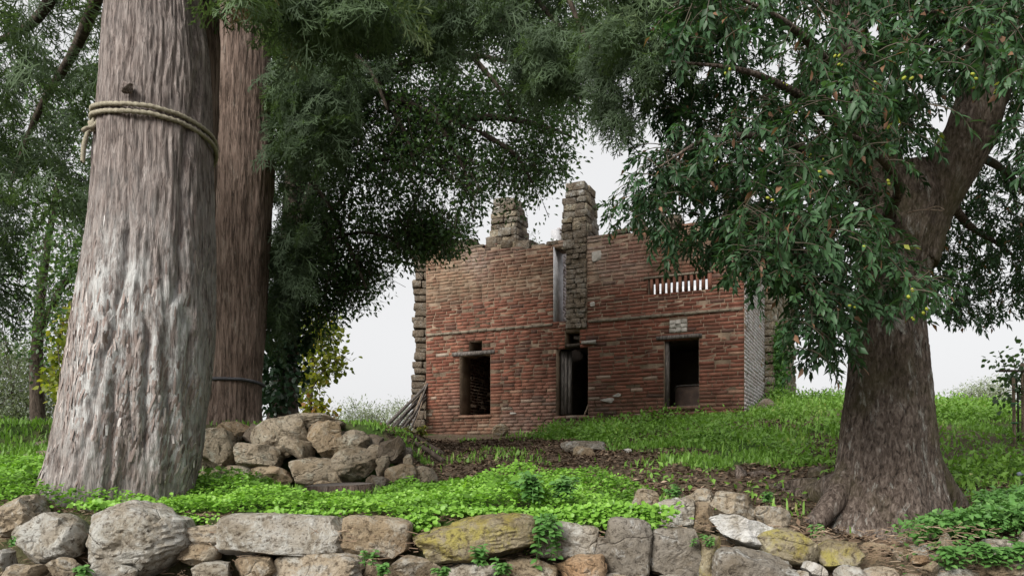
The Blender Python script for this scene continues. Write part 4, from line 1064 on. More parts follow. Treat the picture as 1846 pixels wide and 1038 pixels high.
# other outer walls
DEP = 5.9; SW1 = 2.35
slab('side_wall', LEN-TH, LEN-.004, TH+.002, DEP, BASE-.2, 5.45, 'mortar')
joined_bricks('whitewashed_brickwork', SW1, BASE, lambda s: 5.5, [], lambda s, z: HP(LEN, s, z), E, 'white_brick', 21, .5, .2)
slab('side_wall', 0.004, TH, TH+.002, DEP, BASE-.2, 5.3, 'mortar')
slab('rear_wall', TH+.003, LEN-TH-.003, DEP-TH, DEP, BASE-.2, 5.4, 'mortar')
joined_bricks('inner_brickwork', 3.0, BASE, lambda s: 4.05, [], lambda s, z: HP(TH, TH+.05+s, z), E, 'brick', 22, .35, .35)
slab('upper_floor', TH+.004, LEN-TH-.004, TH+.004, DEP-TH-.004, ZB-.14, ZB-.02, 'inside')
slab('inner_wall', TH+.005, LEN-TH-.005, 3.1, 3.3, BASE-.1, ZB-.145, 'inside')
slab('inner_wall', O2[0]-.5, O2[0]-.36, TH+.006, 3.095, BASE-.1, ZB-.146, 'inside')
slab('inner_floor', TH+.004, LEN-TH-.004, TH+.004, DEP-TH-.004, 2.2, 2.42, 'inside')
# whitewashed cross wall seen through the tall slot
slab('cross_wall', SL[0]-.22, SL[0]-.062, TH+.003, DEP-TH-.01, ZB+.003, 5.95, 'limewash')
joined_bricks('whitewashed_brickwork', 3.5, ZB+.01, lambda s: 5.95, [], lambda s, z: HP(SL[0]-.06, TH+.01+s, z), E, 'white_brick', 23, .5, .1)
# lit plaster behind the vent
slab('inner_plaster', VENT[0]-1.6, LEN-TH-.02, 2.6, 2.72, ZB+.004, 5.2, 'limewash')
slab('slot_plaster', SL[0]+.002, SL[0]+.012, -.012, TH+.002, SL[1]+.01, SL[3]+.02, 'limewash')
for k in range(nsl+1):        # upright bricks of the vent
    s0 = VENT[0]+vw*(k-.5)+.002 if k else VENT[0]-.012
    s1 = VENT[0]+vw*(k+.06)-.003
    if k == nsl: s1 = VENT[2]+.02
    if k == 0: s1 = VENT[0]+vw*.06-.003
    n8 = np.full(8, 1.0)
    slab('vent_brick', s0, s1, -.014-.008*random.random(), .05, VENT[1]+.004, VENT[3]-.004, 'brick', HB, .002, {'tone': n8*random.uniform(.45, .75), 'smear': n8*.15})
slab('vent_lintel', VENT[0]-.05, VENT[2]+.05, -.03, TH-.02, VENT[3]+.002, VENT[3]+.028, 'band', HB, .004)
# white rubble patch above the right window
for k in range(9):
    s = WP[0]+(WP[2]-WP[0])*((k % 3)+.5)/3; z = WP[1]+(WP[3]-WP[1])*((k//3)+.5)/3
    v, f = block_mesh(HP(s, .035, z), ((WP[2]-WP[0])/6.1, .05, (WP[3]-WP[1])/6.1), 640+k, E, NB, .12); part('patch_stone', v, f, M['plaster'], HB)
# plaster remains near the flue
for k, (u, vv, w, h) in enumerate([(1076, 462, 18, 20), (1068, 548, 10, 9), (1095, 722, 26, 10), (1112, 712, 16, 7), (925, 745, 14, 5)]):
    s, z = HS(u, vv); r0 = w/F*13.7/2; r1 = h/F*13.7/2
    v, f = stone_mesh((0, 0, 0), (r0, .016, r1), 'rough', 660+k, 4); v = v[:, :1]*E + v[:, 1:2]*NB + v[:, 2:]*UP + HP(s, -.008, z); part('plaster_patch', v, f, M['plaster'], HB, True)
# rubble flue below the tall chimney
ch = []; r = np.random.default_rng(5)
nz = int((PIER[3]-PIER[1])/.085)
for q in range(nz):
    z = PIER[1]+(q+.5)*.085; s = PIER[0]
    while s < PIER[2]-.03:
        w = r.uniform(.09, .2); w = min(w, PIER[2]-s)
        sv, sf = block_mesh(HP(s+w/2, .03+r.uniform(-.015, .02), z), (w/2*.97, .07, .042), int(r.integers(1e5)), E, NB, .12); ch.append((sv, sf)); s += w
v, f = join(ch); part('rubble_flue', v, f, M['rubble'], HB, False, None, 'stuff')
# toothed stub of a stone wall at the left, set back
ch = []; r = np.random.default_rng(15); z = 2.0
stub = P(746, 850, 15.9), P(775, 850, 15.9)
while z < HS(760, 446)[1] + .35:
    h = r.uniform(.09, .17); x = stub[0][0] + r.uniform(-.05, .05)*1.2
    while x < stub[1][0]+.3:
        w = r.uniform(.16, .34); sv, sf = block_mesh((x+w/2, 15.95+r.uniform(-.03, .03), z+h/2), (w/2*.98, .22, h/2*.96), int(r.integers(1e5)), rough=.08); ch.append((sv, sf)); x += w
    z += h
v, f = join(ch); part('stone_stub', v, f, M['rubble'], HB, False, None, 'stuff')
# rubble of the rear part of the right wall, and its corner
ch = []; r = np.random.default_rng(25); z = BASE
while z < 5.3:
    h = r.uniform(.10, .2); t = SW1+.05
    while t < DEP+.05:
        w = r.uniform(.2, .42); sv, sf = block_mesh(HP(LEN+.03+r.uniform(-.02, .03)+.05*(t > SW1+.4), t+w/2, z+h/2), (.1, w/2*.97, h/2*.95), int(r.integers(1e5)), E, NB, .1); ch.append((sv, sf)); t += w
    z += h
v, f = join(ch); part('rubble_wall', v, f, M['st_tan'], HB, False, None, 'stuff')

# chimneys and broken piers
def chimney(s0, s1, t0, t1, z0, z1, seed, mat='rubble', hc=.12, taper=.12):
    r = np.random.default_rng(seed)
    bv, bf = box(HP((s0+s1)/2, (t0+t1)/2, (z0+z1)/2-.06), E*((s1-s0)/2-.06), NB*((t1-t0)/2-.06), UP*((z1-z0)/2-.06))
    c = part('chimney', bv, bf, M['mortar'], HB); z = z0; row = 0
    while z < z1:
        h = hc*r.uniform(.7, 1.25); k = (z-z0)/(z1-z0); sh = taper*max(0, k-.75)*1.2 + (.03 if k > .4 else 0)*r.random()
        for face in range(4):
            a, b = (s0+sh, s1-sh*1.6) if face in (0, 2) else (t0+sh, t1-sh)
            p = a
            while p < b-.02:
                w = r.uniform(.14, .3); e = b if b-(p+w) < .08 else p+w; m = (p+e)/2; hw = (e-p)/2*1.02; dp = .085
                if face == 0: cc, hx, hy = HP(m, t0+sh+.06, z+h/2), hw, dp
                elif face == 2: cc, hx, hy = HP(m, t1-sh-.06, z+h/2), hw, dp
                elif face == 1: cc, hx, hy = HP(s1-sh*1.6-.06, m, z+h/2), dp, hw
                else: cc, hx, hy = HP(s0+sh+.06, m, z+h/2), dp, hw
                sv, sf = block_mesh(cc + r.normal(0, .008, 3), (hx*.97, hy, h/2*.97), int(r.integers(1e5)), E, NB, .08)
                part('chimney_stone', sv, sf, M[['rubble', 'rubble', 'st_dark', 'st_bank'][int(r.integers(4))]], c)
                p = e
        z += h; row += 1
    return c
a = hrect(1014,326,1057,436); chimney(a[0], a[2], 0.02, .62, a[1]-.1, a[3]-.02, 41)
a = hrect(882,360,928,442); chimney(a[0], a[2]+.02, 0.05, .55, a[1]-.1, a[3]-.05, 42)
a = hrect(1302,368,1340,402); chimney(a[0], a[2]+.1, .02, .5, a[1]-.1, a[3], 43)
# loose cap stones along the broken top
for k, s in enumerate(np.arange(.05, LEN-.1, .3)):
    if SL[0]-.1 < s < PIER[2]+.05: continue
    h = random.choice([.02, .035, .05, .09, .11])*(1.5 if s > 3.4 else 1); w = random.uniform(.11, .16)
    sv, sf = block_mesh(HP(s+.12, .2, float(topz(s+.12))+h*.5), (w, .2, h), 900+k, E, NB, .12)
    part('cap_stone', sv, sf, M['rubble'], HB)
# lintels, sills, shutter
def beam(name, u0, v0, u1, v1, t0, t1, mat, tilt=0.0):
    q = hrect(u0, v0, u1, v1)
    bv, bf = box(HP((q[0]+q[2])/2, (t0+t1)/2, (q[1]+q[3])/2), (E+UP*tilt)*(q[2]-q[0])/2, NB*(t1-t0)/2, UP*(q[3]-q[1])/2, .004)
    return part(name, bv, bf, M[mat], HB, False, {'lich': np.zeros(8)})
beam('lintel', 1184, 603.5, 1266, 609.5, -.03, .3, 'old_wood')
beam('lintel', 816, 633, 892, 639.5, -.02, .3, 'old_wood', .0)
beam('lintel', 1000, 620, 1046, 625, .02, .36, 'dark_bark')
bv, bf = box(HP(HS(1062, 617)[0], -.01, HS(1062, 617)[1]), E*.13, NB*.05, UP*.035, .01); part('lintel_stone', bv, bf, M['plaster'], HB)
for (q, n) in ((O1, 2), (O2, 3), (O3, 2)):
    for k in range(n):
        w = (q[2]-q[0]+.04)/n; slab('sill', q[0]-.02+w*k+.004, q[0]-.02+w*(k+1)-.004, -.035, .3, q[1]-.055, q[1]-.002, 'brick', HB, .004, {'tone': np.full(8, random.uniform(.6, .97)), 'smear': np.full(8, .6)})
sh = part('shutter', *box(HP(O2[0]+.1, .2, (O2[1]+O2[3])/2), (E*.8+NB*.6)*.10, (NB*.8-E*.6)*.012, UP*((O2[3]-O2[1])/2-.03)), M['dark_bark'], HB, False, {'lich': np.zeros(8)})
for k in range(3):
    w = (E*.8+NB*.6)
    bv, bf = box(HP(O2[0]+.1, .2, (O2[1]+O2[3])/2) + w*(-.068+.068*k) - (NB*.8-E*.6)*.022, w*.031, (NB*.8-E*.6)*.009, UP*((O2[3]-O2[1])/2-.05), .004)
    part('plank', bv, bf, M['old_wood'], sh, False, {'lich': np.zeros(8)})
slab('jamb', O3[0]+.002, O3[0]+.06, .06, .16, O3[1]+.01, O3[3]-.01, 'old_wood', HB, 0, {'lich': np.zeros(8)})
# stick in the doorway and the rounded sheet inside the right window
a, b = HP(HS(1049, 748)[0], .12, O2[1]+.005), HP(HS(1062, 705)[0]-.02, .3, HS(1062, 703)[1])
tv, tf, tc = tube(np.linspace(a, b, 6), .016, 6); tag(part('stick', tv, [tf, tc], M['pale_wood'], None, True, {'lich': np.zeros(len(tv))}), "pale wooden stick leaning inside the middle doorway", "stick")
q = O3; zt = HS(1230, 686)[1]
pr = []
for tt in np.linspace(0, math.pi, 15): pr.append((.30*math.cos(tt)*(1 if True else 1), .10*math.sin(tt)))
sm_, tm_ = (q[0]+q[2])/2+.08, .75
prof = [(-.36, 0)] + [(-.36+.07*(1-math.cos(x)), (zt-q[1])-.07+.07*math.sin(x)) for x in np.linspace(0, math.pi/2, 6)] + [(.4-.07+.07*math.sin(x), (zt-q[1])-.07+.07*math.cos(x)) for x in np.linspace(0, math.pi/2, 6)] + [(.4, 0)]
n = len(prof); vv = np.array([HP(sm_+p, tm_, q[1]-.15+h+.15*(h > 0)) for p, h in prof] + [HP(sm_+p, tm_+.5, q[1]-.15+h+.15*(h > 0)) for p, h in prof])
ff = [[k, k+1, n+k+1, n+k] for k in range(n-1)]
tank = thing('metal_panel', HP(sm_, tm_, q[1]-.15), "dark rounded sheet-metal panel standing inside the right window", "panel")
me = bpy.data.meshes.new('panel'); me.from_pydata([tuple(x-WL[tank]) for x in vv], [], ff+[list(range(n))[::-1], list(range(n, 2*n))]); me.materials.append(M['rust'])
link('panel', me, WL[tank], tank)
pp = np.array([HP(sm_+p, tm_-.015, q[1]-.15+h+.15*(h > 0)) for p, h in prof[1:-1]]); tv, tf, tc = tube(pp, .014, 8)
part('rim', tv, [tf, tc], M['old_wood'], tank, True, {'lich': np.zeros(len(tv))})
tv, tf, tc = tube(np.array([HP(sm_-.34, tm_-.1, q[1]+.05), HP(sm_+.38, tm_-.1, q[1]+.05)]), .018, 8); part('rail', tv, [tf, tc], M['old_wood'], tank, True, {'lich': np.zeros(len(tv))})

# leaning poles at the left corner
PL = [((772,692),(684,775),.055,'old_wood'),((770,700),(694,776),.05,'old_wood'),((768,712),(702,777),.045,'old_wood'),((771,690),(716,776),.032,'old_wood'),((769,686),(730,778),.026,'pale_wood'),
      ((771,684),(742,778),.018,'pale_wood'),((770,715),(712,774),.04,'old_wood'),((768,705),(724,779),.034,'dark_bark'),((772,708),(748,780),.016,'pale_wood'),((766,722),(690,777),.04,'dark_bark'),((768,718),(736,777),.03,'old_wood')]
desc = ["thickest grey pole, outermost of the fan leaning on the left house corner", "thick grey pole, second from the outside of the fan by the house corner", "thick grey pole, lower middle of the fan by the house corner", "medium grey pole in the middle of the leaning fan",
 "pale thin pole crossing the dark ones in the leaning fan", "thinnest pale pole standing steepest but one in the fan", "dark grey pole under the thick ones in the fan", "dark barked pole in the shade of the fan", "thin pale pole nearest the bricks, steepest of the fan", "dark barked pole lying lowest under the fan", "grey pole between the pale thin ones of the fan"]
for k, ((u0, v0), (u1, v1), rr, mt) in enumerate(PL):
    d1 = 14.4 - .05*(k % 4); a = P(u0, v0, 14.95+.08*(k % 3)); b = P(u1, v1, d1)
    zg = T(b[:1], b[1:2])[0]; b[2] = zg + rr*.6
    m = (a+b)/2 + rng.normal(0, .03, 3)
    tv, tf, tc = tube(spline([a, m, b], 14), np.linspace(rr*.45, rr*.68, 14), 9, .15, k, 5)
    tag(part('pole', tv, [tf, tc], M[mt], None, True, {'lich': np.zeros(len(tv))}), desc[k], "pole", "poles leaning on the house corner")

# tree stump
SC = P(612, 875, 5.95); zg = T(SC[:1], SC[1:2])[0]
ST = thing('tree_stump', (SC[0], SC[1], zg), "low sawn tree stump in the green plants before the terrace wall", "stump")
R0 = 62/F*5.95; n = 72; a = np.linspace(0, 2*np.pi, n, endpoint=False); zt = EYE+(HV-872)/F*5.95
rr = R0*(1+.05*np.cos(3*a+1)+.03*np.cos(7*a)); rows = []
for k, (s, z) in enumerate([(1.12, zg-.1), (1.06, zg+.02), (1.0, (zg+zt)/2), (.98, zt-.015), (.95, zt)]):
    w = rr*s + .008*fbm(np.stack([np.cos(a)*14, np.sin(a)*14, a*0+k*.4], -1), 3, 3)
    rows.append(np.stack([SC[0]+w*np.cos(a), SC[1]+w*np.sin(a), np.full(n, z)+.012*np.cos(a-1)], -1))
v = np.concatenate(rows); k = np.arange(4)[:, None]*n; aa = np.arange(n)[None]; b = (aa+1) % n
f = np.stack([k+aa, k+b, k+n+b, k+n+aa], -1).reshape(-1, 4)
part('bark', v, f, M['cyp_bark2'], ST, True, {'lich': np.full(len(v), .3)})
top = np.concatenate([rows[-1]+[0, 0, -.003], [[SC[0], SC[1], zt]]]); f = np.stack([np.arange(n), (np.arange(n)+1) % n, np.full(n, n)], -1)
m_, nt, b_, _ = new_mat("sawn_wood"); mp = N(nt, "ShaderNodeTexCoord"); wv = N(nt, "ShaderNodeTexWave"); wv.wave_type = 'RINGS'; wv.rings_direction = 'Z'
wv.inputs['Scale'].default_value = 14; wv.inputs['Distortion'].default_value = 3; nt.links.new(mp.outputs['Object'], wv.inputs['Vector'])
cc = mixc(nt, wv.outputs['Fac'], (.14,.115,.1), (.24,.205,.18)); cc = mixc(nt, ramp(nt, noise(nt, 12, 6, .7, gpos(nt)), [(.4, 0.), (.7, .6)]), cc, (.1,.085,.07))
nt.links.new(cc, b_.inputs['Base Color']); b_.inputs['Roughness'].default_value = .95; M['sawn'] = m_
part('sawn_face', top, f, M['sawn'], ST, True)

# half-buried logs as steps on the bare slope
for k, (u0, v0, u1, v1, d, lab) in enumerate([(712, 806, 775, 806, 10.6, "upper half-buried dark log on the slope right of the terrace wall"), (725, 822, 800, 826, 9.4, "middle half-buried dark log on the slope right of the terrace wall"), (745, 834, 800, 836, 8.7, "lower half-buried dark log on the slope right of the terrace wall")]):
    a, b = P(u0, v0, d), P(u1, v1, d)
    for q in (a, b): q[2] = T(q[:1], q[1:2])[0] + .02
    tv, tf, tc = tube(spline([a, (a+b)/2+[0, .02, .015], b], 16), .03, 12, .2, 70+k, 5)
    tag(part('log', tv, [tf, tc], M['dark_bark'], None, True, {'lich': np.zeros(len(tv))}), lab, "log", "logs on the slope")

# ---------------------------------------------------------------- staked sapling at the right edge
SB = P(1828, 792, 9.0); SB[2] = T(SB[:1], SB[1:2])[0]
SP_ = thing('sapling', SB, "staked young tree with dark round leaves at the right edge", "tree")
limb(SP_, [(1836,796,9.05),(1835,720,9.05),(1832,680,9.05),(1826,640,9.05)], .012, .005, 7, 20, 'dark_bark', 3, 'trunk', .1, 0)
for k, pt_ in enumerate([[(1834,690,9.05),(1815,672,9.0),(1806,645,8.95),(1800,632,8.95)], [(1835,700,9.05),(1812,706,8.9),(1795,722,8.9)], [(1834,670,9.05),(1850,640,9),(1862,620,9)]]):
    limb(SP_, pt_, .006, .003, 6, 14, 'dark_bark', 5+k, 'branch', .1, 0)
leaf_cloud(SP_, 'foliage', [([(1792,640),(1815,640),(1846,625),(1870,640),(1880,730),(1830,728),(1795,738),(1800,690)], 8.85, 9.25, 70, -1, .3)], 'small_leaf', leaf_shape(.06, .05, .1, .1), 4, .06, 350)
for k, (u, v0, lab) in enumerate([(1827, 680, "thin wooden stake left of the sapling stem at right edge"), (1843, 655, "taller wooden stake on the sapling stem at right edge"), ]):
    a, b = P(u, v0, 8.95), P(u+2, 800, 8.95)
    tv, tf, tc = tube(np.linspace(a, b, 10), .017, 10, .05, k, 9)
    tag(part('stake', tv, [tf, tc], M['pale_wood'], None, True, {'lich': np.zeros(len(tv))}), lab, "stake", "stakes of the sapling")
bv, bf = box(P(1835, 668, 8.93), (.2, 0, 0), (0, .02, 0), (0, 0, .013), .003)
tag(part('crossbar', bv, bf, M['dark_bark'], None, False, {'lich': np.zeros(8)}), "dark wooden crossbar nailed across the sapling stakes", "bar")
for k, vv in enumerate((727, 762)):
    c = P(1829, vv, 8.95); a = np.linspace(0, 2*np.pi, 13); tv, tf, tc = tube(np.stack([c[0]+.034*np.cos(a), c[1]+.034*np.sin(a), c[2]+0*a], -1), .007, 6, cap=False)
    part('tie', tv, tf, M['tie'], SP_, True)
a, b = P(1836, 854, 6.6), P(1870, 848, 6.7); tv, tf, tc = tube(np.linspace(a, b, 5), .017, 12)
tag(part('pipe', tv, [tf, tc], M['pipe'], None, True), "short grey-blue pipe end lying in the grass at right edge", "pipe")

# ---------------------------------------------------------------- ivy on the right house corner
def tufts(p, per, leaf, r_cl, seed, tn, up_bias=1.0):
    r = np.random.default_rng(seed); cc = np.repeat(p, per, 0); dr = r.normal(0, 1, (len(cc), 3))
    q = cc + dr*r_cl; ax = dr + r.normal(0, .5, dr.shape); up = r.normal(0, .5, dr.shape)+[0, -.2, up_bias]
    tone = np.clip(np.repeat(r.normal(tn, .12, len(p)), per)+r.normal(0, .13, len(q)), 0, 1)
    return scatter(*leaf, frames(ax, up), q, r.uniform(.6, 1.3, len(q)), tone)
iv = []
r = np.random.default_rng(8)
for k in range(170):
    z = 2.4+1.75*r.random()**1.5; t = SW1+.1+r.uniform(0, 1.1)*(1-(z-2.4)/2.4); iv.append(HP(LEN+.12+r.uniform(0, .12)+.25*max(0, 2.9-z), t, z))
v, f, t = tufts(np.array(iv), 14, leaf_shape(.07, .06, .15, .1), .07, 4, .6)
IVY = part('ivy_plant', v, f, M['herb'], None, False, {'tone': t}); tag(IVY, "green ivy climbing the pale rear corner of the house wall", "ivy")

# weeds on the broken wall top
for k, (u, v0, v1, lab) in enumerate([(957, 440, 418, "wispy weed on the broken wall top right of the left chimney"), (990, 440, 432, "small dark weed on the wall top left of the tall chimney"), (1092, 428, 420, "tiny weed on the wall top right of the tall chimney")]):
    s, z = HS(u, v0); z1 = HS(u, v1)[1]; ch = []
    pw = thing('wall_weed', HP(s, .15, z), lab, "weed", "weeds on the wall top")
    pth = spline([HP(s, .15, z-.03), HP(s+.04, .15, (z+z1)/2), HP(s-.03, .15, z1)], 8); tv, tf, tc = tube(pth, .004, 5, cap=False); part('stem', tv, tf, M['dark_bark'], pw, True, {'lich': np.zeros(len(tv))})
    v, f, t = tufts(pth, 5, leaf_shape(.05, .025), .04, k, .4); part('leaves', v, f, M['small_leaf'], pw, False, {'tone': t})

# ---------------------------------------------------------------- green cover, herbs, grass, litter
def sample_xy(x0, x1, y0, y1, n, seed):
    r = np.random.default_rng(seed); x = r.uniform(x0, x1, n); y = r.uniform(y0, y1, n); return x, y, r
def cover_height(x, y):
    return .055 + .13*np.clip(fbm(np.stack([x*2.2, y*2.2, 0*x], -1), 31, 3)+.2, 0, 1)
x, y, r = sample_xy(-3.6, 1.15, 4.15, 6.4, 88000, 51)
z = T(x, y); u, v = to_px(np.stack([x, y, z], -1))
edge = 4.2 + .12*fbm(np.stack([x*3, 0*x, 0*x], -1), 3, 3)
dens = ((y > edge) & (y < 5.75 + .3*fbm(np.stack([x*1.3, 0*x, 0*x], -1), 6, 3) - .55*np.exp(-((u-612)/85.)**4))).astype(float)
dens *= 1 - sstep(u, 1090, 1190)
dens *= np.where((u < 360) & (y > 5.6), .6, 1)
near_tr = ((x-prof1[1][0])**2 + (y-4.9)**2) < .50**2; dens[near_tr] = 0
dens *= sstep(fbm(np.stack([x*1.6, y*1.6, 0*x+3], -1), 41, 3), -.75, -.35)
k = r.random(len(x)) < dens*1.0; x, y, z = x[k], y[k], z[k]
h = cover_height(x, y)*(1+.5*sstep(x, -.6, .1)*(1-sstep(x, .6, 1.0))) + .11*np.exp(-((x-.08)/.32)**2-((y-4.75)/.4)**2) + .05*np.exp(-((x+1.75)/.3)**2-((y-5.2)/.4)**2)
h *= 1-.6*np.exp(-((x+1.2)/.38)**4)*sstep(y, 4.6, 5.0)
p = np.stack([x, y, z + h*r.random(len(x))**.45 + .01], -1)
ax = np.stack([r.normal(0, 1, len(x)), r.normal(0, 1, len(x)), r.normal(.05, .3, len(x))], -1); up = np.stack([r.normal(0, .35, len(x)), r.normal(-.25, .35, len(x)), np.ones(len(x))], -1)
tone = np.clip(.42 + .6*fbm(np.stack([x*2.5, y*2.5, 0*x], -1), 77, 3) + r.normal(0, .16, len(x)), 0, 1)
hexl = np.array([[0,0,0],[.35,.42,.1],[.8,.36,.06],[1,0,-.06],[.8,-.36,.06],[.35,-.42,.1],[.55,0,-.03]])*.026
hexf = np.array([[0,6,1],[1,6,2],[2,6,3],[3,6,4],[4,6,5],[5,6,0]])
big = r.uniform(.45, .95, len(p))*(1+.7*(r.random(len(p)) < .12)+1.5*(r.random(len(p)) < .035)*(fbm(np.stack([x*1.8, y*1.8, 0*x+7], -1), 93, 2) > 0))
v, f, t = scatter(hexl, hexf, frames(ax, up), p, big, np.clip(tone - .22*(big > 1.1), 0, 1))
gc = part('ground_cover', v, f, M['cover'], None, False, {'tone': t}, 'stuff'); tag(gc, "bright green low leafy ground cover on the bank above the front wall", "ground cover")
# where the cover spills over the stones
V, Fc, Tt = [], [], []; off = 0; r = np.random.default_rng(91)
for u0, vv0, du, dv_, n in [(752, 935, 26, 22, 420), (1110, 915, 70, 26, 1500), (1165, 935, 22, 14, 350), (560, 926, 60, 6, 300), (860, 922, 70, 8, 500), (1000, 925, 40, 20, 700), (330, 938, 26, 8, 260), (190, 912, 40, 7, 300)]:
    uu = r.normal(u0, du*.6, n); w = vv0 + np.abs(r.normal(0, dv_*.6, n)) - 6; dd = 4.16 + .10*r.random(n) - .06*(w-vv0)/max(dv_, 1)*.5
    p = np.stack([(uu-CU)/F*dd, dd, EYE+(HV-w)/F*dd], -1); ax = r.normal(0, 1, (n, 3))*[1, .6, .6]+[0, -.3, -.3]; up = r.normal(0, .3, (n, 3))+[0, -.8, 1]
    v, f, t = scatter(hexl, hexf, frames(ax, up), p, r.uniform(.6, 1.3, n), np.clip(r.normal(.5, .18, n), 0, 1)); V.append(v); Fc.append(f+off); Tt.append(t); off += len(v)
tag(part('trailing_cover', np.concatenate(V), np.concatenate(Fc), M['cover'], None, False, {'tone': np.concatenate(Tt)}, 'stuff'), "bright green sprigs spilling over the top stones of the front wall", "ground cover")
# right-hand nettles
x, y, r = sample_xy(2.1, 4.6, 4.25, 5.6, 26000, 52); z = T(x, y); u, v = to_px(np.stack([x, y, z], -1))
dens = sstep(u, 1600, 1720)*sstep(fbm(np.stack([x*2, y*2, 0*x], -1), 12, 3), -.45, -.1)*np.where(v > 1000, .8, 1)
dens *= ((x-P(1585,0,5.6)[0])**2+(y-5.6)**2 > .62**2)
k = r.random(len(x)) < dens; x, y, z = x[k], y[k], z[k]
p = np.stack([x, y, z+.02+.16*r.random(len(x))**.6], -1); ax = r.normal(0, 1, (len(x), 3))*[1, 1, .35]; up = r.normal(0, .35, (len(x), 3))+[0, -.3, 1]
v, f, t = scatter(*leaf4(.044, .03, .2, .2), frames(ax, up), p, r.uniform(.6, 1.3, len(p)), np.clip(r.normal(.5, .2, len(p)), 0, 1))
nb = part('nettle_patch', v, f, M['herb'], None, False, {'tone': t}, 'stuff'); tag(nb, "patch of leafy nettles over the stones at the lower right corner", "weeds")

# single herbs: a stem with opposite leaves
def herb(name, u, v0, d, h, nst, L, seed, label, trail=0.0, mat='herb', cat='plant', group=None, base=None, lean=.35):
    r = np.random.default_rng(seed); b = P(u, v0, d) if base is None else np.array(base)
    t = thing(name, b, label, cat, group)
    SV, LV, LT = [], [], []; off = 0; LF = []
    for s in range(nst):
        a = r.uniform(0, 6.28); hh = h*r.uniform(.6, 1.1); o = b + np.array([r.normal(0, .04), r.normal(0, .03), 0])*(h/.2)
        e = o + np.array([math.cos(a)*hh*lean, math.sin(a)*hh*lean - trail*.15, hh if not trail else -trail*r.uniform(.5, 1.0)])
        m = (o+e)/2 + np.array([0, -trail*.18, hh*.15])
        pth = spline([o, m, e], 9); tv, tf, tc = tube(pth, np.linspace(.003, .0015, 9), 5, cap=False); SV.append((tv, tf))
        for k in range(1, 9):
            for sg in (-1, 1):
                an = a + k*1.57 + (math.pi if sg > 0 else 0)
                ax = np.array([[math.cos(an), math.sin(an), r.normal(-.05, .2)]]); lv, lf = leaf_shape(L*r.uniform(.6, 1.2)*(1.1-.06*abs(k-4)), L*.55*r.uniform(.8, 1.2), .15, .2)
                R = frames(ax, np.array([[r.normal(0, .2), -.35+r.normal(0, .2), 1]]))[0]; LV.append(lv@R.T+pth[k]); LF.append(lf+off); off += len(lv); LT.append(np.full(len(lv), np.clip(r.normal(.5, .18), 0, 1)))
    v, f = join(SV); part('stem', v, f, M[mat], t, True, {'tone': np.full(len(v), .3)})
    part('leaves', np.concatenate(LV), np.concatenate(LF), M[mat], t, False, {'tone': np.concatenate(LT)})
    return t
herb('nettle', 985, 925, 4.1, .16, 9, .05, 1, "large leafy nettle spilling over the yellow lichened block", trail=.28)
herb('nettle', 965, 905, 4.3, .17, 10, .055, 2, "tall nettle clump crowning the green bank above the yellow block")
herb('nettle', 1010, 900, 4.4, .14, 8, .05, 3, "nettle clump on the bank just right of the tallest one")
herb('wall_plant', 657, 1020, 3.85, .09, 2, .035, 4, "two-stemmed plant in the joint below the brown block")
herb('wall_plant', 690, 1038, 3.8, .06, 3, .04, 5, "low plant at the bottom edge right of the two-stemmed plant")
herb('wall_plant', 800, 1038, 3.85, .05, 4, .03, 6, "light green tuft under the left end of the yellow block")
herb('wall_plant', 865, 1020, 3.85, .09, 5, .04, 7, "bushy plant below the middle of the yellow block")
herb('wall_plant', 905, 1035, 3.8, .07, 4, .035, 8, "small plant at bottom edge beside the bushy one")
herb('wall_plant', 150, 1036, 3.8, .05, 2, .05, 9, "broad-leaved seedling at the bottom edge under the big grey boulder")
herb('wall_plant', 22, 985, 3.9, .05, 2, .022, 10, "tiny sprig between the two leftmost boulders")
herb('wall_plant', 1275, 985, 4.05, .06, 2, .03, 11, "small sprig in the joint beside the pale rounded boulder")
herb('wall_plant', 1215, 895, 4.7, .07, 5, .035, 12, "leafy tuft on top of the heaped stones right of the bank")
herb('wall_plant', 1245, 985, 4.05, .04, 1, .025, 13, "single sprig on the dark square block")
herb('wall_plant', 1475, 968, 4.5, .08, 5, .035, 14, "dark green tuft in the soil left of the oak foot")
herb('wall_plant', 1385, 905, 5.2, .07, 6, .03, 15, "light tuft in bare soil behind the heaped stones")
for k, u in enumerate((1720, 1760, 1800, 1840)):
    herb('nettle', u, 985 - 8*(k % 2), 4.3, .16, 8, .048, 30+k, ["nettle leftmost in the lower right corner, beside the pale upright stone", "nettle second from the pale upright stone at lower right", "nettle over the rounded grey stone at lower right", "nettle at the very right edge of the bottom corner"][k], trail=.12)
# yellow-green plants by the poles
for k, (u, d) in enumerate([(690, 13.6), (712, 13.5), (735, 13.7), (755, 13.8), (650, 13.0), (668, 13.3)]):
    b = P(u, 780, d); b[2] = T(b[:1], b[1:2])[0]
    herb('weed', u, 780, d, .2, 8, .07, 50+k, ["yellow-green weed at the feet of the thick poles", "yellow-green weed in front of the middle of the pole fan", "yellow-green weed in front of the pale thin poles", "yellow-green weed against the left house corner", "leafy green weed left of the pole feet, above the terrace wall", "leafy weed just left of the outermost pole foot"][k], mat='yellow_leaf' if k < 4 else 'cover', base=b, group="weeds by the poles")

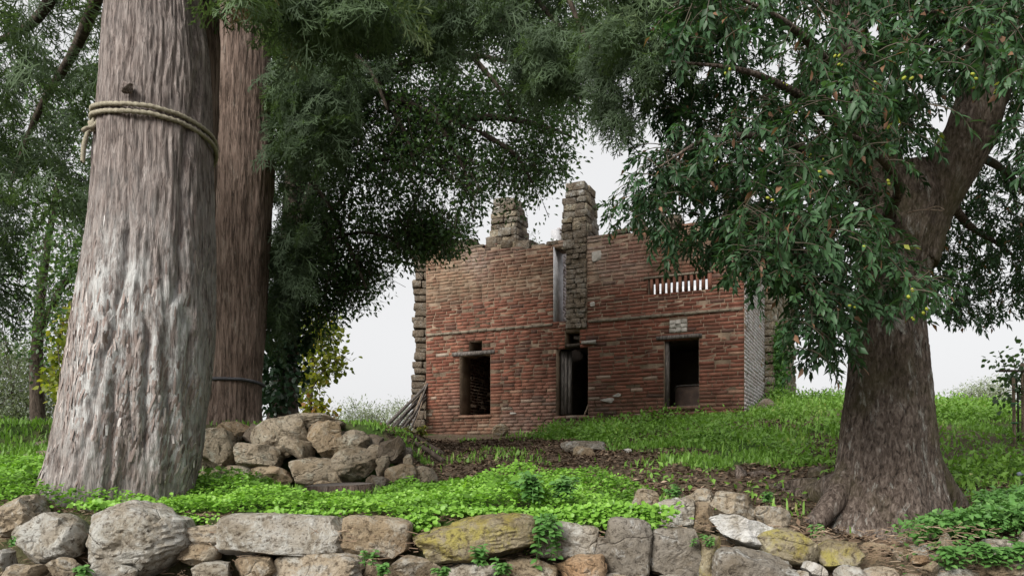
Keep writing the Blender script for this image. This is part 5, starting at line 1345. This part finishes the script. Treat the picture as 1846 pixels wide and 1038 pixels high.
# grass on the slope, the terrace and round the house
def grass_field(name, x0, x1, y0, y1, n, seed, hmin, hmax, label, w=.006, dens_fn=None, tone0=.45):
    x, y, r = sample_xy(x0, x1, y0, y1, n, seed); z = T(x, y)
    q = green_mask(x, y, z); q = np.where(q > .9, 1, q*.75)
    # nothing grows inside the house
    rel = np.stack([x, y], -1)-H0[:2]; ss = rel@E[:2]; tt = rel@NB[:2]
    q = np.where((ss > -.05) & (ss < LEN+.05) & (tt > -.03) & (tt < DEP), 0, q)
    pn = fbm(np.stack([x*1.4, y*1.4, 0*x], -1), seed, 4); q = q*sstep(pn, -.55, .05)
    if dens_fn is not None: q = q*dens_fn(x, y, z)
    k = r.random(len(x)) < q; x, y, z, pn = x[k], y[k], z[k], pn[k]
    m = len(x); h = r.uniform(hmin, hmax, m)*(.6+.8*np.clip(pn+.4, 0, 1)); a = r.uniform(0, 6.28, m); ln = r.uniform(.15, .75, m)*h
    ww = w*r.uniform(.6, 1.4, m)*(1+.05*y); dx, dy = np.cos(a), np.sin(a)
    b = np.stack([x, y, z-.01], -1); side = np.stack([-dy, dx, 0*dx], -1)*ww[:, None]
    mid = b + np.stack([dx*ln*.35, dy*ln*.35, h*.6], -1); tip = b + np.stack([dx*ln, dy*ln, h*r.uniform(.75, 1.0, m)], -1)
    v = np.stack([b-side, b+side, mid+side*.8, mid-side*.8, tip], 1).reshape(-1, 3); i = np.arange(m)[:, None]*5
    fq = i+np.array([[0, 1, 2, 3]]); ft = i+np.array([[3, 2, 4]])
    tone = np.clip(tone0+.3*pn+r.normal(0, .15, m), 0, 1)
    o = part(name, v, [fq, ft], M['grass'], None, False, {'tone': np.repeat(tone, 5)}, 'stuff'); return tag(o, label, "grass")
grass_field('grass', -.8, 9.5, 5.2, 17.5, 140000, 61, .025, .11, "green grass and weeds on the slope round the house and oak", .007)
grass_field('grass', -6.0, -.8, 5.2, 14.5, 45000, 62, .03, .09, "short grass on the terrace and bank at left")
def by_corner(x, y, z):
    u, v = to_px(np.stack([x, y, z], -1)); return np.exp(-((u-1440)/90)**2)*sstep(y, 9, 11) + .35*sstep(u, 1680, 1760)*sstep(y, 11, 14) + .25*sstep(fbm(np.stack([x*.8, y*.8, 0*x], -1), 99, 3), .1, .3)*(y > 7)
grass_field('tall_grass', 1.0, 9.5, 7, 16.5, 30000, 71, .07, .19, "tall rank grass and stalks by the pale house corner and along the ridge", .006, by_corner, .55)
# broad weeds in the grass
x, y, r = sample_xy(.4, 9.0, 6.2, 16.5, 20000, 63); z = T(x, y); q = green_mask(x, y, z)*sstep(fbm(np.stack([x*.9, y*.9, 0*x], -1), 64, 3), -.25, .25)
rel = np.stack([x, y], -1)-H0[:2]; ss = rel@E[:2]; tt = rel@NB[:2]; q = np.where((ss > -.05) & (ss < LEN+.1) & (tt > -.05) & (tt < DEP), 0, q)
k = r.random(len(x)) < q*.8; p = np.stack([x, y, z+.06+.08*r.random(len(x))], -1)[k]
v, f, t = tufts(p, 9, leaf4(.062, .032, .2, .25), .055, 65, .5)
tag(part('weeds', v, f, M['grass'], None, False, {'tone': t}, 'stuff'), "low broad-leaved weeds among the slope grass", "weeds")
# moss-green tufts on the terrace wall
x, y, r = sample_xy(-3.0, -1.3, 7.0, 7.6, 2600, 66); z = np.maximum(T(x, y), 1.6); k = r.random(len(x)) < sstep(fbm(np.stack([x*4, y*4, 0*x], -1), 8, 3), 0.0, .3)
# dead leaves and twigs on the bare soil
x, y, r = sample_xy(-2.2, 4.2, 4.3, 13.0, 42000, 67); z = T(x, y); q = 1-green_mask(x, y, z); q = np.where(y < 4.4, .5, q)
k = r.random(len(x)) < q; x, y, z = x[k], y[k], z[k]; m = len(x)
p = np.stack([x, y, z+.008+.012*r.random(m)], -1); ax = np.stack([r.normal(0, 1, m), r.normal(0, 1, m), r.normal(0, .2, m)], -1); up = np.stack([r.normal(0, .3, m), r.normal(0, .3, m), np.ones(m)], -1)
v, f, t = scatter(*quad_leaf(.055, .025), frames(ax, up), p, r.uniform(.5, 1.3, m), np.clip(r.normal(.5, .22, m), 0, 1))
tag(part('leaf_litter', v, f, M['litter'], None, False, {'tone': t}, 'stuff'), "dead brown leaves strewn on the bare soil of the slope", "leaf litter")
# dry needles and roots in the joints of the front wall
x, y, r = sample_xy(-2.9, 2.6, 4.0, 4.45, 5200, 68); wy = wall_y(x); z = np.where(y > wy-.05, T(x, y), r.uniform(.9, 1.3, len(x))); y = np.where(y > wy-.05, y, wy-.13)
m = len(x); a = r.uniform(0, 6.28, m); L = r.uniform(.02, .07, m); b = np.stack([x, y, z+.01], -1); e = b+np.stack([np.cos(a)*L, np.sin(a)*L*.4-.01, r.normal(0, .012, m)], -1); sd_ = np.array([0, 0, .0018])
v = np.stack([b-sd_, b+sd_, e+sd_, e-sd_], 1).reshape(-1, 3); f = np.arange(m)[:, None]*4+np.array([[0, 1, 2, 3]])
tag(part('dry_needles', v, f, M['litter'], None, False, {'tone': np.repeat(np.clip(r.normal(.75, .15, m), 0, 1), 4)}, 'stuff'), "dry needles and rootlets in the joints of the front wall", "leaf litter")
